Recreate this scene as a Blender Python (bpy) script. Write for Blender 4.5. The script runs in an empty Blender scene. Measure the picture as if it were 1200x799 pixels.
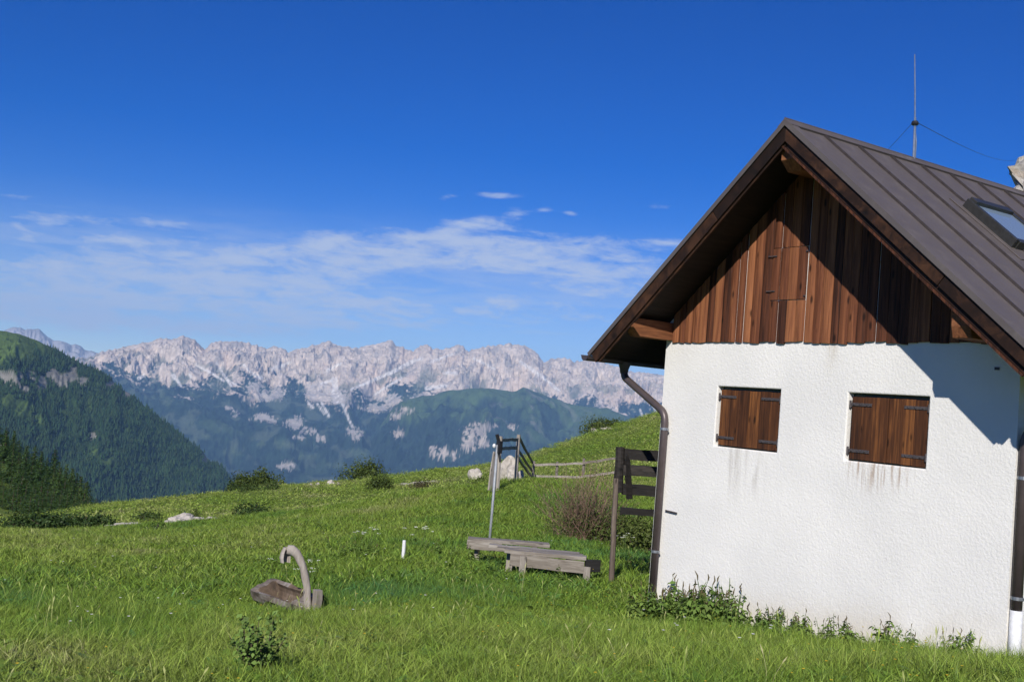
import bpy, bmesh, math, random
import numpy as np
from mathutils import Vector, Matrix

random.seed(7)
rng = np.random.default_rng(11)
sc = bpy.context.scene
C = sc.collection

# ------------------------------------------------------------------ camera
FPX = 1312.7                                   # focal length in pixels of the 1200 px wide photograph
PITCH, ROLL, YAW = 0.0531, -0.0804, -0.9633
CAM = np.array([9.6987, -8.9361, 2.2013])
_F = np.array([math.sin(YAW)*math.cos(PITCH), math.cos(YAW)*math.cos(PITCH), math.sin(PITCH)])
_R0 = np.array([math.cos(YAW), -math.sin(YAW), 0.0])
_U0 = np.cross(_R0, _F)
_R = math.cos(ROLL)*_R0 - math.sin(ROLL)*_U0
_U = math.sin(ROLL)*_R0 + math.cos(ROLL)*_U0
cam_data = bpy.data.cameras.new('camera')
cam = bpy.data.objects.new('camera', cam_data)
C.objects.link(cam)
cam_data.sensor_width = 36.0
cam_data.lens = FPX/1200*36.0
cam_data.clip_start = 0.05
cam_data.clip_end = 90000
cam.matrix_world = Matrix(((_R[0], _U[0], -_F[0], CAM[0]), (_R[1], _U[1], -_F[1], CAM[1]),
                           (_R[2], _U[2], -_F[2], CAM[2]), (0, 0, 0, 1)))
sc.camera = cam

# ------------------------------------------------------------------ world, sun, exposure
SUN_DIR = Vector((0.62, -0.664, 0.58)).normalized()        # towards the sun
sun_el = math.asin(SUN_DIR.z)
sun_az = math.atan2(SUN_DIR.x, SUN_DIR.y)
world = bpy.data.worlds.new('World')
sc.world = world
world.use_nodes = True
wt = world.node_tree
wt.nodes.clear()
def wn(t, **k):
    n = wt.nodes.new(t)
    for a, b in k.items():
        setattr(n, a, b)
    return n
def wl(a, b):
    wt.links.new(a, b)
def wmath(op, a, b=None, c=None, clamp=False):
    n = wn('ShaderNodeMath', operation=op, use_clamp=clamp)
    for i, v in enumerate((a, b, c)):
        if v is None: continue
        if isinstance(v, (int, float)): n.inputs[i].default_value = v
        else: wl(v, n.inputs[i])
    return n.outputs[0]
def wrange(v, a, b, c=0.0, d=1.0):
    n = wn('ShaderNodeMapRange', interpolation_type='SMOOTHSTEP')
    wl(v, n.inputs[0])
    for i, x in enumerate((a, b, c, d)): n.inputs[i+1].default_value = x
    return n.outputs[0]
sky = wn('ShaderNodeTexSky', sky_type='NISHITA')
sky.sun_disc = False
sky.sun_elevation = sun_el
sky.sun_rotation = sun_az
sky.altitude = 2600
sky.air_density = 1.0
sky.dust_density = 0.2
sky.ozone_density = 5.0
SKY_STRENGTH = 0.09
hsv = wn('ShaderNodeHueSaturation')
hsv.inputs['Hue'].default_value = .522
hsv.inputs['Saturation'].default_value = 1.36
hsv.inputs['Value'].default_value = 1.0
wl(sky.outputs[0], hsv.inputs['Color'])
# thin cloud sheet low over the mountains: wisps stretched along the horizon, all round the sky
tc = wn('ShaderNodeTexCoord')
sep = wn('ShaderNodeSeparateXYZ')
wl(tc.outputs['Generated'], sep.inputs[0])
zel = sep.outputs[2]
az_w = wmath('ARCTAN2', sep.outputs[0], sep.outputs[1])
def wnoise(scale, detail, rough, dist, zst, off):
    mp = wn('ShaderNodeMapping')
    mp.inputs['Scale'].default_value = (1, 1, zst)
    mp.inputs['Location'].default_value = off
    wl(tc.outputs['Generated'], mp.inputs[0])
    n = wn('ShaderNodeTexNoise')
    n.inputs['Scale'].default_value = scale
    n.inputs['Detail'].default_value = detail
    n.inputs['Roughness'].default_value = rough
    n.inputs['Distortion'].default_value = dist
    wl(mp.outputs[0], n.inputs['Vector'])
    return n.outputs['Fac']
n_big = wnoise(2.6, 3, .5, .2, 4.0, (3.1, .4, .2))
n_wisp = wnoise(7.0, 9, .62, .5, 9.0, (1.3, 2.2, .6))
n_fine = wnoise(22.0, 6, .6, .8, 7.0, (.3, 1.2, .9))
# top edge of the sheet rises and falls with the big noise
edge = wmath('MULTIPLY_ADD', n_big, 0.09, 0.088)          # sine of elevation, about 5.5 to 9.5 degrees
below = wmath('SUBTRACT', edge, zel)
sheet = wrange(below, -0.012, 0.032)
sheet2 = wrange(zel, 0.03, 0.075, 0.45, 1.0)
wis = wrange(n_wisp, 0.35, 0.58)
fin = wrange(n_fine, 0.30, 0.72, 0.62, 1.0)
cl_a = wmath('MULTIPLY', wmath('MULTIPLY', sheet, sheet2), wmath('MULTIPLY', wis, fin))
veil = wmath('MULTIPLY', wrange(below, -0.025, 0.05), wrange(n_fine, .2, .8, .34, .56))
# a few loose wisps higher up
loose = wmath('MULTIPLY', wrange(wmath('MULTIPLY', n_wisp, wrange(n_big, .36, .62)), 0.42, 0.62), wrange(zel, 0.165, 0.10))
loose = wmath('MULTIPLY', loose, 0.6)
el_w = wmath('ARCSINE', zel)
def patch(u, v, su, sv, amp):
    """a bank or puff of cloud in one direction of the sky"""
    d = _F+(u-600)/FPX*_R-(v-399.5)/FPX*_U
    a = math.atan2(d[0], d[1]); e = math.asin(d[2]/np.linalg.norm(d))
    p = wmath('MULTIPLY', wmath('SUBTRACT', az_w, a), FPX/su); q = wmath('MULTIPLY', wmath('SUBTRACT', el_w, e), FPX/sv)
    # banks tilt a little upwards to the right
    q = wmath('ADD', q, wmath('MULTIPLY', p, -.075*su/sv))
    g = wmath('EXPONENT', wmath('MULTIPLY', wmath('ADD', wmath('MULTIPLY', p, p), wmath('MULTIPLY', q, q)), -1.0))
    return wmath('MULTIPLY', g, amp)
acc = None
for args in [(560,300,190,24,1.0),(440,284,75,13,1.0),(330,312,140,24,.85),(640,288,120,10,.95),(700,328,100,24,.75),(180,332,230,34,.85),(40,338,180,36,.85),(300,360,260,20,.75),(620,352,160,18,.55),(120,374,180,16,.6),(330,388,260,12,.45),(560,380,240,12,.5),
             (130,280,70,9,.8),(40,262,40,9,.6),(110,256,80,8,.55),(30,232,36,9,.4),(205,262,30,5,.5),
             (562,263,42,9,.95),(606,250,16,6,.9),(527,272,22,6,.7),(525,231,12,4,.75),(580,229,30,4,.7),(668,250,9,4,.75),(775,243,20,6,.6),(790,285,24,4,.7),(640,246,10,4,.6)]:
    g_ = patch(*args)
    acc = g_ if acc is None else wmath('ADD', acc, g_)
acc = wmath('MINIMUM', acc, 1.15)
n_roll = wnoise(30.0, 8, .62, .35, 3.2, (.7, 1.9, .2))
n_rib = wnoise(11.0, 8, .66, .6, 6.5, (2.7, .9, 1.2))
mixn = wmath('ADD', wmath('MULTIPLY', n_roll, .5), wmath('MULTIPLY', n_rib, .5))
mixn = wmath('MULTIPLY_ADD', mixn, 2.7, -.85)
bank = wrange(wmath('ADD', wmath('MULTIPLY', acc, .62), mixn), 0.62, 1.42)
cloud = wmath('MAXIMUM', wmath('MAXIMUM', wmath('MULTIPLY', cl_a, 0.45), wmath('MULTIPLY', veil, .48)), wmath('MULTIPLY', loose, .5))
cloud = wmath('MAXIMUM', cloud, wmath('MULTIPLY', wmath('MULTIPLY', bank, wrange(acc, .06, .40)), .88))
mixc = wn('ShaderNodeMix', data_type='RGBA')
wl(cloud, mixc.inputs['Factor'])
wl(hsv.outputs[0], mixc.inputs['A'])
mixc.inputs['B'].default_value = (5.3, 6.1, 7.9, 1)
bg = wn('ShaderNodeBackground')
bg.inputs['Strength'].default_value = SKY_STRENGTH
wl(mixc.outputs['Result'], bg.inputs['Color'])
world.cycles.sampling_method = 'MANUAL'
world.cycles.sample_map_resolution = 512
wo = wn('ShaderNodeOutputWorld')
wl(bg.outputs[0], wo.inputs['Surface'])

sun_data = bpy.data.lights.new('sun', 'SUN')
sun_data.energy = 4.6
sun_data.angle = math.radians(0.55)
sun_data.color = (1.0, 0.955, 0.89)
sun = bpy.data.objects.new('sun', sun_data)
C.objects.link(sun)
sun.rotation_euler = (-SUN_DIR).to_track_quat('-Z', 'Y').to_euler()
sun.location = (20, -20, 30)

sc.view_settings.view_transform = 'Standard'
sc.view_settings.look = 'None'
sc.view_settings.exposure = 0.12
sc.view_settings.gamma = 1.0
sc.view_settings.use_curve_mapping = False
sc.render.engine = 'CYCLES'
sc.cycles.use_denoising = True
sc.cycles.use_adaptive_sampling = True
sc.cycles.adaptive_threshold = 0.02
sc.cycles.max_bounces = 4
sc.cycles.diffuse_bounces = 2
sc.cycles.glossy_bounces = 2
sc.cycles.transmission_bounces = 3
sc.cycles.volume_bounces = 0
sc.cycles.transparent_max_bounces = 8
sc.cycles.sample_clamp_indirect = 6

# ------------------------------------------------------------------ pixel -> place helpers
def pray(u, v):
    d = _F + (u-600)/FPX*_R - (v-399.5)/FPX*_U
    return d/np.linalg.norm(d)
def at(u, v, D):
    """the point seen at a pixel, D metres away over the ground"""
    d = pray(u, v)
    return CAM + d*D/math.hypot(d[0], d[1])
def azr(P):
    return math.atan2(P[0]-CAM[0], P[1]-CAM[1]), math.hypot(P[0]-CAM[0], P[1]-CAM[1])
def project(P):
    d = P - CAM
    dep = d@_F
    return 600+FPX*(d@_R)/dep, 399.5-FPX*(d@_U)/dep

# ------------------------------------------------------------------ noise in numpy
def _hash(ix, iy, seed):
    h = (ix.astype(np.int64)*374761393 + iy.astype(np.int64)*668265263 + seed*974634521) & 0xFFFFFFFF
    h = ((h ^ (h >> 13))*1274126177) & 0xFFFFFFFF
    h = ((h ^ (h >> 15))*2246822519) & 0xFFFFFFFF
    return ((h ^ (h >> 16)) & 0xFFFF)/65535.0
def perlin(x, y, seed=0):
    x = np.asarray(x, float); y = np.asarray(y, float)
    ix = np.floor(x); iy = np.floor(y)
    fx = x-ix; fy = y-iy
    def g(a, b):
        th = _hash(ix+a, iy+b, seed)*2*math.pi
        return np.cos(th)*(fx-a)+np.sin(th)*(fy-b)
    sx = fx*fx*fx*(fx*(fx*6-15)+10); sy = fy*fy*fy*(fy*(fy*6-15)+10)
    a = g(0, 0)*(1-sx)+g(1, 0)*sx
    b = g(0, 1)*(1-sx)+g(1, 1)*sx
    return (a*(1-sy)+b*sy)*1.5
def fbm(x, y, oct=5, seed=0, gain=.5, lac=2.03):
    s = 0; a = 1.0; t = 0
    for o in range(oct):
        s = s+a*perlin(x, y, seed+o*17); t += a
        x = x*lac+3.7; y = y*lac+1.9; a *= gain
    return s/t*1.6
def ridged(x, y, oct=5, seed=0, gain=.55, lac=2.1):
    s = 0; a = 1.0; t = 0
    for o in range(oct):
        s = s+a*(1-np.abs(perlin(x, y, seed+o*13))*2); t += a
        x = x*lac+5.1; y = y*lac+2.3; a *= gain
    return s/t
def sstep(a, b, x):
    t = np.clip((x-a)/(b-a), 0, 1)
    return t*t*(3-2*t)

# ------------------------------------------------------------------ mesh builder
class MB:
    def __init__(s):
        s.v = []; s.f = []
    def add(s, vs, fs):
        o = len(s.v)
        s.v += [tuple(map(float, p)) for p in vs]
        s.f += [tuple(i+o for i in f) for f in fs]
        return s
    def box(s, lo, hi):
        x0, y0, z0 = lo; x1, y1, z1 = hi
        return s.add([(x0,y0,z0),(x1,y0,z0),(x1,y1,z0),(x0,y1,z0),(x0,y0,z1),(x1,y0,z1),(x1,y1,z1),(x0,y1,z1)],
                     [(0,3,2,1),(4,5,6,7),(0,1,5,4),(1,2,6,5),(2,3,7,6),(3,0,4,7)])
    def beam(s, p0, p1, w, h, up=(0,0,1), taper=1.0):
        p0 = Vector(p0); p1 = Vector(p1); d = (p1-p0).normalized()
        up = Vector(up); sd = d.cross(up)
        if sd.length < 1e-4: sd = d.cross(Vector((1,0,0)))
        sd.normalize(); u2 = sd.cross(d)
        vs = []
        for p, k in ((p0, 1.0), (p1, taper)):
            for a, b in ((-1,-1),(1,-1),(1,1),(-1,1)):
                vs.append(p+sd*a*w/2*k+u2*b*h/2*k)
        return s.add(vs, [(0,1,2,3),(7,6,5,4),(0,4,5,1),(1,5,6,2),(2,6,7,3),(3,7,4,0)])
    def tube(s, pts, rad, n=8, caps=True, flat=None):
        pts = [Vector(p) for p in pts]
        if not hasattr(rad, '__len__'): rad = [rad]*len(pts)
        ref = None; vs = []; fs = []
        for i, p in enumerate(pts):
            d = (pts[min(i+1, len(pts)-1)]-pts[max(i-1, 0)]).normalized()
            if ref is None:
                ref = d.cross(Vector((0,0,1)))
                if ref.length < 1e-3: ref = d.cross(Vector((1,0,0)))
            ref = (ref-d*ref.dot(d)).normalized()
            b = d.cross(ref)
            for k in range(n):
                a = 2*math.pi*k/n
                vs.append(p+(ref*math.cos(a)+b*math.sin(a))*rad[i])
        for i in range(len(pts)-1):
            for k in range(n):
                k2 = (k+1) % n
                fs.append((i*n+k, i*n+k2, (i+1)*n+k2, (i+1)*n+k))
        if caps:
            fs.append(tuple(range(n-1, -1, -1)))
            fs.append(tuple(range((len(pts)-1)*n, len(pts)*n)))
        return s.add(vs, fs)
    def prism(s, poly, vec):
        """a flat polygon pushed along vec"""
        n = len(poly); vec = Vector(vec)
        vs = [Vector(p) for p in poly]+[Vector(p)+vec for p in poly]
        fs = [tuple(range(n-1, -1, -1)), tuple(range(n, 2*n))]
        fs += [(i, (i+1) % n, (i+1) % n+n, i+n) for i in range(n)]
        return s.add(vs, fs)
    def mesh(s, name, mat, smooth=False):
        me = bpy.data.meshes.new(name)
        me.from_pydata(s.v, [], s.f)
        bm = bmesh.new(); bm.from_mesh(me)
        bmesh.ops.recalc_face_normals(bm, faces=bm.faces)
        bm.to_mesh(me); bm.free()
        if mat: me.materials.append(mat)
        if smooth:
            me.polygons.foreach_set('use_smooth', [True]*len(me.polygons))
        return me
    def build(s, name, mat, parent=None, smooth=False, bevel=0.0, loc=None):
        o = bpy.data.objects.new(name, s.mesh(name, mat, smooth))
        C.objects.link(o)
        if parent: o.parent = parent
        if loc is not None: o.location = loc
        if bevel:
            m = o.modifiers.new('bevel', 'BEVEL'); m.width = bevel; m.segments = 2
            m.limit_method = 'ANGLE'; m.angle_limit = math.radians(40)
        return o
def thing(name, label, cat, loc=(0,0,0), group=None, rz=0.0):
    o = bpy.data.objects.new(name, None)
    C.objects.link(o)
    o.empty_display_size = .1
    o.location = loc; o.rotation_euler = (0,0,rz)
    return tag(o, label, cat, group)
def tag(o, label, cat, group=None, kind=None):
    o['label'] = label; o['category'] = cat
    if group: o['group'] = group
    if kind: o['kind'] = kind
    return o
def structure(o, label=None):
    o['kind'] = 'structure'
    if label: o['label'] = label
    return o
def np_mesh(name, V, Fq, mat, smooth=True, cols=None, attrs=None):
    """big meshes straight from numpy arrays (faces all the same size)"""
    me = bpy.data.meshes.new(name)
    V = np.asarray(V, np.float32); Fq = np.asarray(Fq, np.int32)
    k = Fq.shape[1]
    me.vertices.add(len(V)); me.vertices.foreach_set('co', V.ravel())
    me.loops.add(Fq.size); me.loops.foreach_set('vertex_index', Fq.ravel())
    me.polygons.add(len(Fq)); me.polygons.foreach_set('loop_start', np.arange(0, Fq.size, k, dtype=np.int32))
    me.polygons.foreach_set('loop_total', np.full(len(Fq), k, np.int32))
    if smooth: me.polygons.foreach_set('use_smooth', np.ones(len(Fq), bool))
    me.update(calc_edges=True)
    if cols is not None:
        a = me.color_attributes.new('col', 'FLOAT_COLOR', 'POINT')
        c4 = np.ones((len(V), 4), np.float32); c4[:, :3] = cols
        a.data.foreach_set('color', c4.ravel())
    for nm, arr in (attrs or {}).items():
        a = me.attributes.new(nm, 'FLOAT', 'POINT'); a.data.foreach_set('value', np.asarray(arr, np.float32))
    if mat: me.materials.append(mat)
    return me
def np_obj(name, me, parent=None):
    o = bpy.data.objects.new(name, me); C.objects.link(o)
    if parent: o.parent = parent
    return o
def grid_faces(nu, nv):
    i = np.arange(nu-1)[:, None]*nv+np.arange(nv-1)[None, :]
    i = i.ravel()
    return np.stack([i, i+nv, i+nv+1, i+1], 1)

# ------------------------------------------------------------------ materials
class NT:
    def __init__(s, name):
        s.m = bpy.data.materials.new(name); s.m.use_nodes = True
        s.t = s.m.node_tree; s.t.nodes.clear()
        s.out = s.n('ShaderNodeOutputMaterial')
        s.p = s.n('ShaderNodeBsdfPrincipled')
        s.l(s.p.outputs[0], s.out.inputs['Surface'])
    def n(s, t, **k):
        n = s.t.nodes.new(t)
        for a, b in k.items(): setattr(n, a, b)
        return n
    def l(s, a, b): s.t.links.new(a, b)
    def put(s, sock, v):
        if isinstance(v, (int, float)): sock.default_value = v
        elif isinstance(v, (tuple, list)):
            sock.default_value = tuple(v)+((1,) if len(v) == 3 and sock.type == 'RGBA' else ())
        else: s.l(v, sock)
    def math(s, op, a, b=0.0, clamp=False):
        n = s.n('ShaderNodeMath', operation=op, use_clamp=clamp)
        s.put(n.inputs[0], a); s.put(n.inputs[1], b)
        return n.outputs[0]
    def coord(s, kind='Object', scale=(1,1,1), loc=(0,0,0), rot=(0,0,0)):
        tc = s.n('ShaderNodeTexCoord'); mp = s.n('ShaderNodeMapping')
        mp.inputs['Scale'].default_value = scale; mp.inputs['Location'].default_value = loc
        mp.inputs['Rotation'].default_value = rot
        s.l(tc.outputs[kind], mp.inputs[0]); return mp.outputs[0]
    def noise(s, vec, scale=5, detail=4, rough=.55, dist=0.0):
        n = s.n('ShaderNodeTexNoise')
        n.inputs['Scale'].default_value = scale; n.inputs['Detail'].default_value = detail
        n.inputs['Roughness'].default_value = rough; n.inputs['Distortion'].default_value = dist
        if vec is not None: s.l(vec, n.inputs['Vector'])
        return n.outputs['Fac']
    def ramp(s, fac, stops, interp='LINEAR'):
        r = s.n('ShaderNodeValToRGB'); e = r.color_ramp.elements
        r.color_ramp.interpolation = interp
        while len(e) < len(stops): e.new(.5)
        for el, (p, c) in zip(e, stops):
            el.position = p; el.color = tuple(c)+(1,) if len(c) == 3 else c
        s.put(r.inputs[0], fac); return r.outputs[0]
    def range(s, v, a, b, c=0.0, d=1.0):
        n = s.n('ShaderNodeMapRange', interpolation_type='SMOOTHSTEP')
        s.put(n.inputs[0], v)
        for i, x in enumerate((a, b, c, d)): n.inputs[i+1].default_value = x
        return n.outputs[0]
    def mix(s, fac, a, b, mode='MIX'):
        n = s.n('ShaderNodeMix', data_type='RGBA', blend_type=mode)
        s.put(n.inputs['Factor'], fac); s.put(n.inputs['A'], a); s.put(n.inputs['B'], b)
        return n.outputs['Result']
    def bump(s, h, strength=.3, dist=.01, prev=None):
        n = s.n('ShaderNodeBump'); n.inputs['Strength'].default_value = strength
        n.inputs['Distance'].default_value = dist
        s.l(h, n.inputs['Height'])
        if prev is not None: s.l(prev, n.inputs['Normal'])
        return n.outputs[0]
    def set(s, color=None, rough=None, metal=None, normal=None, spec=None):
        if color is not None: s.put(s.p.inputs['Base Color'], color)
        if rough is not None: s.put(s.p.inputs['Roughness'], rough)
        if metal is not None: s.put(s.p.inputs['Metallic'], metal)
        if spec is not None: s.put(s.p.inputs['Specular IOR Level'], spec)
        if normal is not None: s.l(normal, s.p.inputs['Normal'])
        return s.m
    def rand(s):
        return s.n('ShaderNodeObjectInfo').outputs['Random']

def wood(name, dark, mid, light, stretch=(40,40,3), rough=.75, bump=.35, knots=True, vary=.35, kind='Object'):
    """timber with grain along the axis whose stretch is smallest"""
    t = NT(name)
    r = t.rand()
    # shift the grain per piece so no two boards repeat
    tc = t.n('ShaderNodeTexCoord'); add = t.n('ShaderNodeVectorMath', operation='ADD')
    sc_ = t.n('ShaderNodeVectorMath', operation='SCALE'); comb = t.n('ShaderNodeCombineXYZ')
    for i in range(3): t.l(r, comb.inputs[i])
    t.l(comb.outputs[0], sc_.inputs[0]); sc_.inputs['Scale'].default_value = 37.0
    t.l(tc.outputs[kind], add.inputs[0]); t.l(sc_.outputs[0], add.inputs[1])
    mp = t.n('ShaderNodeMapping'); mp.inputs['Scale'].default_value = stretch
    t.l(add.outputs[0], mp.inputs[0])
    g = t.noise(mp.outputs[0], 1.0, 7, .62, .6)
    mp2 = t.n('ShaderNodeMapping'); mp2.inputs['Scale'].default_value = tuple(x*.22 for x in stretch)
    t.l(add.outputs[0], mp2.inputs[0])
    b = t.noise(mp2.outputs[0], 1.0, 3, .5, .3)
    f = t.math('ADD', t.math('MULTIPLY', g, .65), t.math('MULTIPLY', b, .35))
    f = t.math('ADD', f, t.math('MULTIPLY', t.math('SUBTRACT', r, .5), vary))
    c = t.ramp(f, [(.28, dark), (.5, mid), (.72, light)])
    if knots:
        vo = t.n('ShaderNodeTexVoronoi'); vo.inputs['Scale'].default_value = 1.0
        mp3 = t.n('ShaderNodeMapping')
        mn = min(stretch)
        mp3.inputs['Scale'].default_value = tuple(9 if x > mn*1.5 else 3.2 for x in stretch)
        t.l(add.outputs[0], mp3.inputs[0]); t.l(mp3.outputs[0], vo.inputs['Vector'])
        k = t.range(vo.outputs['Distance'], .06, .2, .22, 1.0)
        c = t.mix(1.0, c, k, 'MULTIPLY')
    return t.set(c, rough, normal=t.bump(g, bump, .004), spec=.3)

M = {}
M['board'] = wood('gable_board_wood', (.032,.012,.007), (.150,.050,.022), (.36,.140,.058), (34,34,1.6), vary=.38)
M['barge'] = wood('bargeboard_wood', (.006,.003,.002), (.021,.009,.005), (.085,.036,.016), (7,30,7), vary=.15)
M['purlin'] = wood('purlin_wood', (.045,.017,.008), (.20,.075,.030), (.36,.155,.065), (40,3,40), vary=.1)
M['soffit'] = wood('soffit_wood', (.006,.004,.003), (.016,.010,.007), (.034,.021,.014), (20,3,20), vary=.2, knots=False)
M['shutter'] = wood('shutter_wood', (.020,.008,.004), (.095,.034,.012), (.30,.115,.032), (45,45,2.0), vary=.20)
M['grey_wood'] = wood('weathered_wood', (.085,.07,.055), (.22,.19,.155), (.40,.365,.32), (4,34,34), vary=.2, bump=.6)
M['grey_wood_v'] = wood('weathered_post_wood', (.13,.11,.09), (.25,.22,.185), (.42,.38,.33), (30,30,4), vary=.2, bump=.6)
M['brown_wood_v'] = wood('brown_post_wood', (.05,.038,.03), (.13,.10,.078), (.24,.19,.15), (30,30,4), vary=.15, bump=.6)
M['rail_wood'] = wood('dark_rail_wood', (.007,.006,.0055), (.018,.015,.013), (.060,.050,.043), (6,6,40), vary=.2, bump=.6)  # shade of the eave is put into the colour of rails and upper post
M['tar_wood'] = wood('near_black_wood', (.006,.006,.006), (.014,.013,.012), (.03,.028,.026), (8,8,30), vary=.1, knots=False)  # near-black timber for the table's end board and the trough's stop board

def simple(name, col, rough=.6, metal=0.0, var=.25, scale=12, bump=0.0, bdist=.003):
    t = NT(name)
    n = t.noise(t.coord('Object'), scale, 5, .6)
    f = t.range(n, .3, .7, 1-var, 1+var)
    c = t.mix(1.0, col, f, 'MULTIPLY')
    nm = t.bump(n, bump, bdist) if bump else None
    return t.set(c, rough, metal, normal=nm)
M['pipe'] = simple('brown_pipe_metal', (.105,.082,.080), .42, .35, .12, 9)
M['iron'] = simple('hinge_iron', (.10,.085,.085), .6, .4, .3, 60, .3)
M['zinc'] = simple('zinc', (.42,.43,.45), .38, .8, .15, 20)
M['pole_metal'] = simple('galvanised_pole', (.34,.36,.38), .6, .25, .15, 20)
M['white_paint'] = simple('white_paint', (.75,.75,.74), .6, 0, .1, 20)
M['black'] = simple('black_plastic', (.015,.015,.017), .5, 0, .2, 20)
M['frame_green'] = simple('window_frame_paint', (.03,.06,.05), .5, 0, .2, 20)
M['gap'] = simple('dark_interior', (.01,.009,.008), .8, 0, .2, 10)

# ------------------------------------------------------------------ the ground: one sheet from the camera's feet to the far valley
HOUSE_W, HOUSE_L = 4.3935, 7.4
ctrl = []
def cp(u, v, D): P = at(u, v, D); ctrl.append((*azr(P), P[2]))
def cw(x, y, z): ctrl.append((*azr((x, y)), z))
def ca(deg, r, z): ctrl.append((math.radians(deg), r, z))
for u, v, D in [(0,799,6.6),(300,799,6.5),(600,799,6.5),(900,799,6.7),(1200,799,6.6),(-150,799,6.6),
                (340,722,12),(0,712,12),(150,716,12),(472,654,16),(540,672,14),(620,668,15),(400,642,19.5),
                (200,642,22),(0,645,24),(150,615,42),(280,607,40),(430,593,45),(0,618,52),
                (60,605,66),(150,592,78),(300,578,85),(360,571,85),(425,565,84),(500,557,85),(560,550,85),(600,544,86),(640,531,92),
                (690,513,100),(770,496,110),(860,474,118),(1000,450,120),(1200,440,120),
                (690,564,45),(625,565,45),(604,563,33),(580,574,30),(690,634,22),(730,628,24),(725,682,14.4),(700,540,68),
                (500,620,24),(560,600,27),(500,585,48),(770,640,22),
                (-150,640,50),(-150,605,85),
                (-150,560,210),(0,584,200),(60,598,190),(100,605,185),(-60,500,330),(0,528,330),(50,560,300),(100,592,260),(-200,430,420)]:
    cp(u, v, D)
for x, y, z in [(0,-.4,-.17),(1.2,-.3,-.05),(2.2,-.3,.06),(3.2,-.3,.17),(4.4,-.4,.33),(0,2,-.2),(0,7,-.25),(4.4,7,.4),(6,3,.5),(7,0,.5),(9,-4,.62),
                (9.7,-8.9,.58),(9.7,-12,.6),(13,-9,.62),(6,-12,.45),(9,8,.7),(15,0,.8),(9.7,-8.0,.58)]:
    cw(x, y, z)
for a in (-95, -120, -150, 180, 150, 120, 90, 60, 30, 0):
    ca(a, 25, .6 if a > -60 else .2); ca(a, 90, 3.0 if -20 < a < 130 else -1.5)
    ca(a, 400, -15 if -20 < a < 130 else -70)
for u in (170, 300, 430, 560, 690, 800, 1000, 1200):
    a = math.degrees(azr(at(u, 570, 100))[0])
    ca(a, 150, -27 if u < 650 else -12); ca(a, 300, -75)
for a in (-80, -72): ca(a, 640, -190)
for a in np.arange(-180, 180, 15):
    ca(a, 1100, -330); ca(a, 2300, -640); ca(a, 4500, -735); ca(a, 8000, -735); ca(a, 14000, -740); ca(a, 24000, -740)
ctrl = np.array(ctrl)
def _feat(a, r):
    r = np.asarray(r, float)
    k = r/(r+2.0)                      # near the camera's own spot all azimuths are one place
    return np.stack([np.cos(a)*2.2*k, np.sin(a)*2.2*k, np.log(r+4.0)], -1)
_cf = _feat(ctrl[:, 0], ctrl[:, 1])
_q = (ctrl[:, 2]-.6)/(ctrl[:, 1]+4)
def _phi(A, B):
    d = np.sqrt(((A[:, None, :]-B[None, :, :])**2).sum(-1))
    return d
_n = len(ctrl)
_K = np.zeros((_n+4, _n+4)); _K[:_n, :_n] = _phi(_cf, _cf)+np.eye(_n)*2e-3
_P = np.hstack([np.ones((_n, 1)), _cf]); _K[:_n, _n:] = _P; _K[_n:, :_n] = _P.T
_w = np.linalg.solve(_K, np.concatenate([_q, np.zeros(4)]))
def ground_base(x, y):
    x = np.atleast_1d(np.asarray(x, float)); y = np.atleast_1d(np.asarray(y, float))
    out = np.empty(len(x))
    for s in range(0, len(x), 20000):
        a = np.arctan2(x[s:s+20000]-CAM[0], y[s:s+20000]-CAM[1]); r = np.hypot(x[s:s+20000]-CAM[0], y[s:s+20000]-CAM[1])
        f = _feat(a, r)
        q = _phi(f, _cf)@_w[:_n]+np.hstack([np.ones((len(f), 1)), f])@_w[_n:]
        out[s:s+20000] = q*(r+4)+.6
    return out
def ground(x, y):
    x = np.atleast_1d(np.asarray(x, float)); y = np.atleast_1d(np.asarray(y, float))
    r = np.hypot(x-CAM[0], y-CAM[1])
    z = ground_base(x, y)
    z = z+fbm(x/2.6, y/2.6, 3, 5)*.045*sstep(2, 6, r)
    z = z+fbm(x/9, y/9, 3, 9)*np.clip(r*.0045, 0, .32)*sstep(14, 40, r)
    z = z+fbm(x/420, y/420, 5, 21)*sstep(300, 2500, r)*45
    return z
def gz(x, y): return float(ground(x, y)[0])
def gat(u, v, D):
    """a place on the ground below the pixel's direction, D metres out"""
    P = at(u, v, D); return Vector((P[0], P[1], gz(P[0], P[1])))

_az = np.radians(np.concatenate([np.arange(-92, -18, .16), np.arange(-18, 268, 2.2)]))
_az = np.concatenate([_az, [_az[0]+2*math.pi]])
_rr = np.concatenate([np.geomspace(.35, 5, 22)[:-1], np.geomspace(5, 140, 170)[:-1], np.geomspace(140, 21500, 70)])
_A, _RR = np.meshgrid(_az, _rr, indexing='ij')
gx = CAM[0]+np.sin(_A)*_RR; gy = CAM[1]+np.cos(_A)*_RR
gzv = ground(gx.ravel(), gy.ravel())
t = NT('meadow_turf')
co = t.coord('Object')
n1 = t.noise(co, .35, 4, .6); n2 = t.noise(co, 3.2, 5, .65); n3 = t.noise(co, 14, 4, .6)
c = t.ramp(n1, [(.3, (.110,.165,.028)), (.5, (.155,.215,.038)), (.7, (.205,.245,.060))])
c2 = t.ramp(n2, [(.25, (.45,.5,.4)), (.55, (1,1,1)), (.8, (1.25,1.2,1.1))])
c = t.mix(1.0, c, c2, 'MULTIPLY')
c = t.mix(t.range(n3, .55, .8, 0, .35), c, (.06,.045,.02))
M['turf'] = t.set(c, .95, normal=t.bump(n2, .9, .12, t.bump(n3, .7, .05)), spec=.1)
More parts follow.
